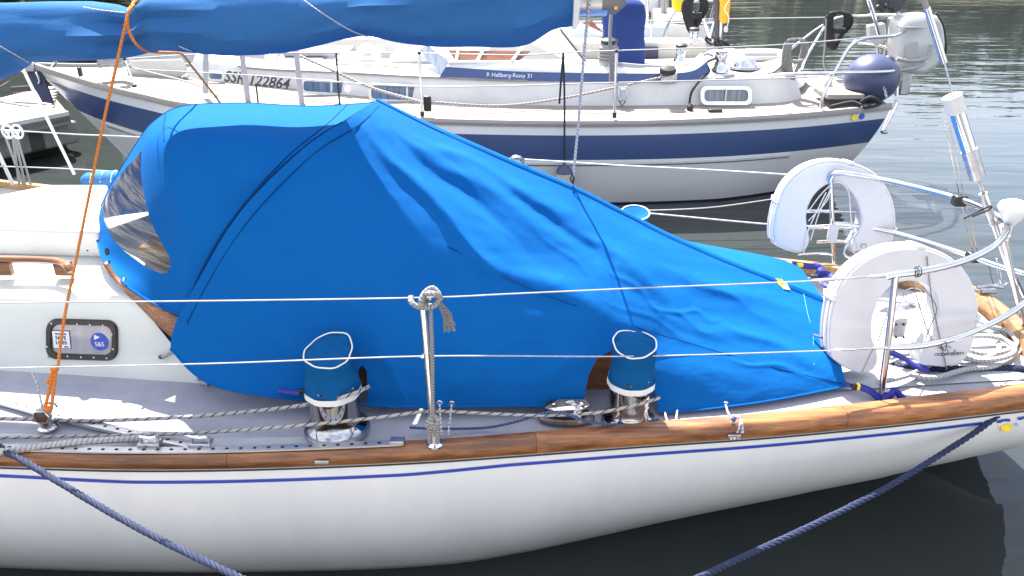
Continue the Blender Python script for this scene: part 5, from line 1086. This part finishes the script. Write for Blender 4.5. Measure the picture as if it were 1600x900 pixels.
rope('sheet', 'dark speckled rope rising along the far cabin side to the coaming block', [(680, 160, 7.3), (780, 165, 7.45), (870, 155, 7.6), (960, 137, 7.65), (1045, 118, 7.68)], .011, WROPE)
for k, dy in enumerate((0, 4)): rope('sheet', 'braided rope lying along the far side deck, %s of two' % ('inner' if k == 0 else 'outer'), [(470, 154 + dy, 7.9), (650, 169 + dy, 7.6), (800, 177 + dy, 7.45), (1000, 178 + dy, 7.42), (1200, 176 + dy, 7.45), (1330, 172 + dy, 7.55)], .012, WROPE if k else BLROPE)
rope('hanging_rope', 'thin black rope hanging from the far lifeline down to the small fender', [(880, 82, 7.08), (882, 150, 7.04), (882, 200, 6.96), (882, 252, 6.94)], .009, BLROPE)
rope('hanging_rope', 'short black rope end dangling beside the fender rope', [(880, 84, 7.06), (877, 120, 7.05), (874, 162, 7.05)], .009, BLROPE)
q = V(882, 256, y=6.98); fe = thing('fender', 'small white fender with navy cap hanging on the far hull', 'fender', q + Vec((0, 0, -.3)))
MB().lathe(q + Vec((0, 0, -.30)), [(.01, 0), (.05, .02), (.07, .07), (.075, .12), (.075, .215)], 18).build('body', pm('grubby white fender', (.5, .5, .44), .5, var=.2), fe); MB().lathe(q + Vec((0, 0, -.085)), [(.076, 0), (.07, .03), (.045, .06), (.015, .08), (.012, .11)], 18).build('cap', NAVYF, fe)
# blocks, cleat, vent shell on the far side
q = V(1043, 113, y=7.70); bk = thing('rope_block', 'dark turning block on the navy coaming band of the far yacht', 'block', q); MB().lathe(q, [(.07, 0), (.075, .03), (.06, .05), (.02, .055)], 18, (0, -.5, 1), sc=(1.1, .8)).build('sheave', DARK, bk); MB().box(q + Vec((.02, .03, -.06)), (.16, .05, .09)).build('mount', STEELD, bk, bevel=.01)
q = V(973, 146, y=7.62); lo = thing('light_fitting', 'small blue-grey lantern fitting on the white cabin side right of the stanchion', 'lamp', q)
MB().prism([q + Vec(v) for v in ((-.045, 0, .07), (.045, 0, .07), (.05, 0, 0), (.035, 0, -.07), (-.035, 0, -.07), (-.05, 0, 0))], (0, -1, 0), .05).build('housing', ALU, lo, bevel=.008); MB().box(q + Vec((0, -.03, 0)), (.045, .03, .1)).build('lens', pm('blue grey lens', (.3, .38, .5), .2), lo, bevel=.008)
MB().tube([q + Vec((-.03, -.01, -.07)), q + Vec((0, -.01, -.12)), q + Vec((.03, -.01, -.07))], .006, 6).build('bail', DARK, lo)
MB().box(V(1117, 175, y=7.45), (.13, .07, .06)).build('deck_fitting', DARK, FB, bevel=.01); MB().lathe(V(1078, 172, y=7.5), [(.03, 0), (.03, .04), (.012, .06)], 12).build('cable_gland', DARK, FB)
rope('cable', 'black cable looping down the far cabin side beside the oblong port', [(1122, 90, 7.95), (1104, 98, 7.85), (1108, 112, 7.8), (1094, 125, 7.70), (1080, 146, 7.66), (1077, 170, 7.62)], .012, BLROPE, cat='cable')
MB().box(V(668, 162, y=7.15), (.07, .05, .14)).build('stanchion_block', DARK, FB, bevel=.015)
# winches on the far boat
def fwinch(px, py, y, s, label, mat=None, topm=DARK):
    b = V(px, py, y=y); w = thing('winch', label, 'winch', b, 'open sheet winches on the far yacht')
    MB().lathe(b, [(.085 * s, 0), (.085 * s, .02 * s), (.06 * s, .05 * s), (.055 * s, .11 * s), (.065 * s, .16 * s), (.06 * s, .17 * s)], 20).build('drum', mat or STEEL, w); MB().lathe(b + Vec((0, 0, .165 * s)), [(.062 * s, 0), (.07 * s, .015 * s), (.07 * s, .035 * s), (.04 * s, .05 * s), (.02 * s, .052 * s)], 20).build('jaw_ring', topm, w)
fwinch(1063, 96, 8.0, .8, 'chrome winch with black ring on the near coaming of the far yacht'); fwinch(1083, 68, 9.0, .8, 'chrome winch on the far coaming, right below the yellow buoy')
fwinch(1124, 112, 7.95, 1.0, 'large polished winch at the forward corner of the aft cabin', None, STEEL)
fwinch(950, 102, 7.95, 1.2, 'winch wound with rope beside the navy pedestal cover', WROPE2, DARK)
mb = MB(); b = V(950, 101, y=7.95)
for k in range(5): mb.tube([b + Vec((.085 * math.cos(g), .085 * math.sin(g), .04 + .03 * k)) for g in [i * .4 for i in range(17)]], .014, 6)
mb.build('rope_turns', GROPE, label='grey rope wound in turns round the winch by the pedestal cover', cat='rope')
rope('hanging_rope', 'folded grey strap hanging between pedestal cover and stanchion', [(955, 20, 7.3), (953, 60, 7.25), (955, 100, 7.22), (954, 132, 7.2), (958, 100, 7.22)], .016, GROPE)
rope('sheet', 'pale sheet lying along the cockpit coaming of the far yacht', [(960, 98, 7.9), (1000, 102, 7.86), (1060, 103, 7.86), (1090, 95, 7.9), (1103, 84, 7.95), (1115, 88, 7.95)], .012, WROPE2)
b = V(1165, 105, y=8.0); vd = thing('deck_vent', 'chrome dome ventilator on the aft cabin teak', 'ventilator', b); MB().lathe(b, [(.125, 0), (.12, .02), (.085, .07), (.05, .095), (.01, .1)], 24, sc=(1, .7)).build('dome', STEEL, vd); MB().lathe(b + Vec((0, 0, -.012)), [(.16, 0), (.15, .02)], 24, sc=(1, .7)).build('flange', STEELD, vd)
MB().box(V(1182, 88, y=8.45), (.42, .32, .05)).build('aft_hatch', GELW, FB, bevel=.012); MB().box(V(1183, 82, y=8.45), (.34, .26, .03)).build('hatch_glass', pm('reflective hatch glass', (.5, .5, .52), .08), FB)
# foredeck gear
MB().tube([V(82, 104, y=7.9), V(88, 94, y=7.9), V(60, 88, y=8.3)], .018, 8).build('bow_rail', STEEL, FB)
MB().box(V(125, 112, y=8.0), (.03, .05, .09)).build('bow_bollard', DARK, FB, bevel=.008)
mb = MB(); P = [V(a, b, y=8.3) for a, b in ((195, 112), (203, 96), (285, 94), (292, 100), (272, 113))]; mb.prism([p + Vec((0, 0, .03)) for p in P], (0, -.35, 1), .14).build('liferaft_case', GELW, FB, bevel=.03)
mb = MB(); rr = random.Random(11); q = V(178, 105, y=8.0)
for k in range(9): mb.tube([q + Vec(((.12 + .03 * rr.random()) * math.cos(g) + rr.uniform(-.03, .03), .12 * math.sin(g), .03 + .03 * k * .5 + .02 * math.sin(3 * g + k))) for g in [i * .45 for i in range(14)]], .014, 6)
mb.build('rope_heap', CORD, label='tangled blue and white rope heaped on the far foredeck', cat='rope')
MB().tube(path([(190, 100, 8.1), (230, 112, 7.9), (300, 130, 7.7), (340, 150, 7.6)], 4), .01, 6).build('jackstay', GREYT, FB)
# far boat stern rails
for pts in (((1283, 170, 7.35), (1288, 145, 7.35), (1318, 88, 7.4), (1335, 67, 7.4), (1352, 60, 7.45), (1400, 55, 7.7), (1412, 48, 8.2), (1400, 38, 8.8)), ((1180, 120, 9.2), (1292, 36, 9.2), (1350, 25, 9.1), (1400, 24, 8.8)), ((1205, 118, 7.5), (1260, 115, 7.35), (1385, 112, 7.5), (1402, 106, 7.9)), ((1340, 68, 8.6), (1375, 72, 8.5), (1404, 84, 8.3)), ((1404, 20, 8.6), (1403, 90, 8.4), (1401, 150, 8.3)), ((1372, 60, 8.6), (1372, 150, 8.6))):
    MB().tube(path(pts, 5), .017, 10).build('stern_rail', STEEL, FB)
MB().tube(path([(1292, 36, 8.9), (1262, 85, 8.6), (1252, 110, 8.4)], 4), .014, 8).build('stern_rail', STEEL, FB)
# stern ladder outside the transom
mb = MB(); mb.tube([V(1404, 160, y=7.9), V(1383, 204, y=7.75)], .016, 8); mb.tube([V(1400, 156, y=8.2), V(1379, 206, y=8.0)], .016, 8); mb.ball(V(1382, 206, y=7.76), .03, 8, 6, (1.4, 1, .7)); mb.build('boarding_ladder', STEELD, FB)
for px, m_ in ((1333, BRASS), (1347, STKB)):
    q = V(px, 181.5, y=7.40); i = min(range(nf), key=lambda i: abs(FS[i].x - q.x)); p = fhull(i, .07); p.x = q.x; MB().lathe(p + Vec((0, -.012, 0)), [(.028, -.003), (.028, .003)], 18, (0, -1, .1)).build('disc_sticker', m_, FB)
MB().box(V(1310, 145, y=7.7), (.35, .4, .05)).build('teak_grating', TEAK, FB, bevel=.01); MB().prism([V(a, b, y=7.9) for a, b in ((1282, 140), (1292, 125), (1300, 124), (1304, 148))], (0, -1, 0), .2).build('deck_box', GELW, FB, bevel=.01)
mb = MB(); mb.tube(path([(1298, 167, 7.45), (1330, 160, 7.45), (1345, 165, 7.4)], 4), .02, 8); mb.tube(path([(1345, 160, 7.45), (1360, 152, 7.4), (1375, 162, 7.4), (1350, 168, 7.38)], 4), .018, 8); mb.build('stern_cleat', BLROPE, label='black rope turned on the stern cleat under the navy ball', cat='rope')
# ball fender
q = V(1362, 123, y=7.75); bf = thing('ball_fender', 'big round navy ball fender hung at the stern of the far yacht', 'fender', q + Vec((0, 0, -.25)))
MB().ball(q, .252, 32, 20, (1, 1, .92)).build('ball', NAVYF, bf); MB().lathe(q + Vec((.12, -.02, .17)), [(.06, 0), (.05, .03), (.025, .05)], 14, (.5, 0, .8)).build('neck', NAVYF, bf)
for i, ch in enumerate('OSREAM'):
    a = R(-18 - i * 9); d = Vec((.10 + .05 * i, -.9, -.18 - .085 * i)).normalized(); d.z *= .92
    text(ch, .052, INKW, q + d * .254, (.6, .1, -.8), (.5, .3, .6), bf, 'lettering')
# rope coils hanging on the rails
def coil(px, py, y, w, h, mat, label, r=.012, n=7):
    mb = MB(); c = V(px, py, y=y); rr = random.Random(px); n = n * 2
    for k in range(n):
        a = w * (.55 + .45 * k / n); hh = h * rr.uniform(.85, 1.05); ox = rr.uniform(-.02, .02)
        mb.tube(crom([c + Vec(v) for v in ((ox - a * .5, 0, 0), (ox - a * .6, -.02, -hh * .35), (ox - a * .22, -.03 + .01 * k, -hh * .85), (ox + .0, 0, -hh), (ox + a * .25, .01 * k, -hh * .8), (ox + a * .6, .02, -hh * .3), (ox + a * .45, 0, 0), (ox, .02, .03))], 5, True), r, 6)
    mb.tube([c + Vec((-.06, -.04, -h * .45)), c + Vec((0, -.06, -h * .47)), c + Vec((.06, -.04, -h * .45))], r * 1.6, 8)
    mb.build('rope_coil', mat, label=label, cat='rope')
coil(1246, 66, 7.9, .19, .37, GROPE, 'grey-brown rope coil hung on the rail above the aft cabin')
coil(1312, 24, 8.9, .24, .33, BLROPE, 'black rope coil hung on the far stern rail', .018)
rope('hanging_rope', 'dark green cord drooping from the black rope coil to the deck', [(1291, 30, 8.8), (1289, 70, 8.5), (1287, 100, 8.2), (1292, 116, 8.0)], .012, BLROPE)
coil(1088, 0, 9.6, .22, .36, BLROPE, 'black rope hank hanging right of the yellow buoy', .022)
# vertical post, self-steering gear and outboard cowl
vg = thing('wind_vane', 'weathered white self-steering gear clamped on the stern between rail and outboard', 'wind vane', V(1375, 150, y=8.4))
MB().box(V(1392, 60, y=8.5), (.12, .1, .42)).build('body', STEELD, vg, bevel=.02); MB().prism([V(a, b, y=8.4) for a, b in ((1357, 40), (1384, 36), (1386, 62), (1372, 72), (1358, 66))], (0, -1, 0), .08).build('casting', GELW, vg, bevel=.015)
MB().prism([V(a, b, y=8.4) for a, b in ((1368, -20), (1440, -30), (1410, 14), (1395, 22), (1372, 8))], (0, -1, 0), .1).build('hood', pm('charcoal hood', (.05, .05, .06), .7), vg, bevel=.02)
MB().tube([V(1357, 0, y=8.3), V(1364, 20, y=8.3), V(1374, 55, y=8.35)], .02, 8).build('strut', STEEL, vg); MB().box(V(1413, 128, y=8.4), (.11, .1, .26)).build('foot', STEELD, vg, bevel=.015)
mb = MB()
for k in range(5): mb.ball(V(1372 + 6 * k, 12 + 3 * math.sin(k * 2), y=8.32), .03, 8, 6)
mb.build('chain_links', DARK, vg)
ob = thing('outboard_motor', 'white outboard motor cowl strapped on the far stern rail', 'outboard motor', V(1440, 120, y=8.2)); p0 = V(1440, 70, y=8.1)
P = crom(onp([(1408, 50), (1413, 36), (1428, 26), (1462, 24), (1477, 34), (1480, 60), (1474, 95), (1455, 112), (1440, 118), (1410, 110), (1406, 80)], p0, (0, -1, 0)), 4, True)
MB().prism(P, (0, -1, 0), .34).build('cowl', GELW, ob, bevel=.05)
MB().box(V(1424, 42, y=8.06), (.26, .06, .014)).build('handle', STEEL, ob, bevel=.004)
for P in (((1400, 92, 8.0), (1425, 95, 8.0), (1448, 90, 8.02), (1456, 70, 8.04)), ((1405, 110, 8.0), (1430, 106, 8.0), (1444, 98, 8.02))): MB().tube(path(P, 5), .02, 8).build('strap', WROPE2, ob)
MB().tube(path([(1462, 20, 8.05), (1474, 40, 8.05), (1478, 75, 8.05), (1474, 100, 8.1)], 5), .01, 6).build('cable', DARK, ob)
MB().prism([V(a, b, y=8.05) for a, b in ((1416, 72), (1434, 66), (1436, 92), (1416, 90))], (0, -1, 0), .02).build('decal', pm('pale grey decal', (.42, .42, .42), .5), ob)

# ================================================================== THIRD YACHT, BEYOND
TB = thing('sailboat', 'white yacht mostly hidden beyond the far one, only its stern and cockpit in view', 'sailboat', (1, 11.5, 0))
ln = crom([V(a, b, y=y) for a, b, y in ((150, 66, 10.5), (500, 66, 10.3), (850, 66, 10.2), (1000, 66, 10.2), (1080, 66, 10.3), (1118, 66, 10.6))], 5)
MB().grid([[Vec((p.x, p.y + .1, -.02)), p + Vec((0, .02, -.4)), p, p + Vec((0, .1, .0)), p + Vec((0, 2.3, .05)), p + Vec((0, 2.4, -.9))] for p in ln]).build('hull', GELW, TB)
MB().prism([V(a, b, y=10.6) for a, b in ((1040, 26), (1100, 26), (1112, 50), (1114, 68), (1040, 66))], (0, -1, 0), 1.2).build('stern_locker', GELW, TB, bevel=.03)
MB().prism([V(a, b, y=10.4) for a, b in ((890, 42), (1040, 42), (1040, 66), (890, 66))], (0, -1, 0), .3).build('coaming', pm('pale blue grey coaming', (.45, .52, .6), .4), TB, bevel=.02)
MB().prism([V(a, b, y=12.0) for a, b in ((640, -70), (1040, -60), (1045, 20), (640, 26))], (0, -1, 0), 1.0).build('deckhouse', GELW, TB, bevel=.05)
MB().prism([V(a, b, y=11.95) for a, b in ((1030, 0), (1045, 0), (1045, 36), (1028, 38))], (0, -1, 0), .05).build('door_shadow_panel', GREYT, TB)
MB().prism([V(a, b, y=9.8) for a, b in ((200, 70), (620, 60), (640, 84), (200, 92))], (0, -.3, 1), .06).build('side_deck', GELW, TB)
for pts in (((1037, 64, 10.0), (1040, 50, 10.0), (1062, 8, 10.0), (1078, 2, 10.0), (1120, 2, 10.2)), ((1045, 37, 10.0), (1080, 37, 10.0), (1115, 35, 10.2), (1120, 20, 10.2)), ((1104, 4, 10.0), (1100, 30, 10.0)), ((1118, 2, 10.0), (1110, 32, 10.0)), ((1099, 30, 10.0), (1109, 60, 9.6)), ((1115, 36, 10.0), (1109, 60, 9.6)), ((1012, -5, 10.6), (1011, 40, 10.6)), ((960, -5, 10.6), (962, 40, 10.6))):
    MB().tube(path(pts, 4), .018, 8).build('rail', STEEL, TB)
for px in (1018, 870): MB().tube([V(px, 66, y=10.1), V(px - 1, 33, y=10.1)], .013, 8).build('stanchion', STEEL, TB)
MB().tube([V(880, 33, y=10.1), V(1120, 33, y=10.1)], .006, 5).build('lifeline', WIRE, TB)
for a in (1036, 1040): MB().tube([V(a, -10, y=11.0), V(a - 1, 40, y=11.0)], .025, 6).build('rope_fall', GREYT, TB)
# yellow buoy and orange danbuoy float
q = V(1066, 6, y=9.9); yb = thing('life_buoy', 'bright yellow horseshoe buoy hanging on the rails at the top', 'life buoy', q)
P = [V(a, b, y=9.9) for a, b in ((1052, -40), (1080, -40), (1080, 14), (1074, 20), (1058, 20), (1052, 14))]; MB().prism(P, (0, -1, 0), .12).build('body', YEL, yb, bevel=.03); MB().tube([V(1070, 0, y=9.85), V(1075, 24, y=9.85)], .008, 5).build('cord', PVCE, yb)
q = V(1135, 15, y=9.2); ob2 = thing('danbuoy', 'orange-yellow danbuoy float hanging on a pole at the top edge', 'danbuoy', q)
P = crom([V(a, b, y=9.2) for a, b in ((1128, -40), (1143, -40), (1141, 15), (1138, 34), (1131, 37), (1126, 32), (1127, 10))], 3, True); MB().prism(P, (0, -1, 0), .09).build('float', ORF, ob2, bevel=.02)
MB().tube([V(1128, 24, y=9.25), V(1124, 90, y=9.25)], .018, 8).build('pole', STEEL, ob2); MB().tube(path([(1140, 0, 9.1), (1132, 14, 9.1), (1139, 28, 9.1), (1134, 48, 9.1)], 4), .006, 5).build('cord', PVCE, ob2); MB().lathe(V(1134, 50, y=9.1), [(.02, 0), (.025, .04), (.012, .06)], 10).build('whistle', GELW, ob2)
MB().tube([V(1119, -20, y=9.4), V(1125, 80, y=9.3)], .045, 10).build('mizzen_strut', pm('dark strut', (.08, .08, .09), .5), FB)
mb = MB(); rr = random.Random(2)
for k in range(10):
    a, b = rr.uniform(1108, 1142), rr.uniform(62, 82); mb.tube([V(a + 8 * math.cos(g), b + 6 * math.sin(g * 1.3), y=9.0 + .05 * k) for g in [i * .7 for i in range(8)]], .013, 6)
mb.build('rope_tangle', BLROPE, label='tangle of black line behind the large polished winch', cat='rope')

# ================================================================== PONTOON AT LEFT
PT = thing('pontoon', 'weathered plank pontoon with white edge boards at the far left', 'pontoon', V(0, 190, z=0)); PT['kind'] = 'structure'
pa, pb, pc, pd = V(108, 176, z=.5), V(75, 137, z=.5), V(-200, 205, z=.5), V(-200, 236, z=.5); UPZ = Vec((0, 0, 1))
MB().prism([p + Vec((0, 0, -.03)) for p in (pa, pb, pc, pd)], UPZ, .10).build('frame', pm('pontoon underframe', (.2, .19, .18), .8), PT)
fd_ = (pd - pa).normalized(); fi = Vec((fd_.y, -fd_.x, 0)); fi = fi if fi.y > 0 else -fi
MB().prism([p + Vec((0, 0, .02)) for p in (pa, pa + fi * .34 , pd + fi * .25, pd)], UPZ, .12).build('edge_board', GELW, PT, bevel=.01)
bd_ = (pc - pb).normalized(); bi = Vec((bd_.y, -bd_.x, 0)); bi = bi if bi.y < 0 else -bi
MB().prism([p + Vec((0, 0, .02)) for p in (pb, pb + bi * .14, pc + bi * .14, pc)], UPZ, .12).build('edge_board', GELW, PT, bevel=.01)
def xin(y, a, b): return a.x + (b.x - a.x) * (y - a.y) / (b.y - a.y)
y_ = 6.2
while y_ < 10.45:
    fa, fb = pa + fi * .34, pd + fi * .25; ba, bb = pb + bi * .14, pc + bi * .14
    xr = (xin(y_, fb, fa) if y_ < fa.y else xin(y_, fa, ba)) - .02; xl = xin(y_, bb, ba) if y_ > bb.y else -9.0
    if xr - xl > .15: MB().box(((xr + xl) / 2, y_, .49), (xr - xl, .168, .03)).build('plank', PLANK, PT, bevel=.004, smooth=False)
    y_ += .185
f0 = None
for i in range(5):
    c = pa.lerp(pd, .09 + .2 * i) + fi * .42 + Vec((0, 0, -.26))
    if f0 is None: f0 = MB().box(c, (.62, .6, .26), (fd_, fi, UPZ)).build('float', CONC, PT, bevel=.03); k0 = c
    else: clone(f0, c - k0)
# steel clutter behind the bow
mb = MB(); mb.tube([V(-20, 142, y=9.8), V(40, 108, y=9.6)], .03, 8); mb.tube([V(20, 140, y=9.7), V(70, 136, y=9.6)], .04, 8); mb.build('steel_beam', DARK, label='dark steel mooring beam on the pontoon under the anchored bow', cat='beam')
q = V(46, 104, y=8.35); an = thing('bow_roller', 'grey bow roller fitting with shackle at the tip of the far bow', 'bow fitting', q)
MB().box(q, (.16, .12, .10)).build('cheeks', STEELD, an, bevel=.015); MB().tube([q + Vec((.07, -.03, -.03)), q + Vec((.09, -.03, -.14)), q + Vec((.07, -.03, -.17))], .012, 8).build('shackle', STEEL, an)
MB().prism([q + Vec(v) for v in ((-.05, -.02, -.02), (.12, -.02, -.04), (.16, -.02, -.38), (.05, -.02, -.36))], (0, -1, 0), .03).build('bow_shield', pm('dull navy flap', (.05, .06, .12), .7), an)
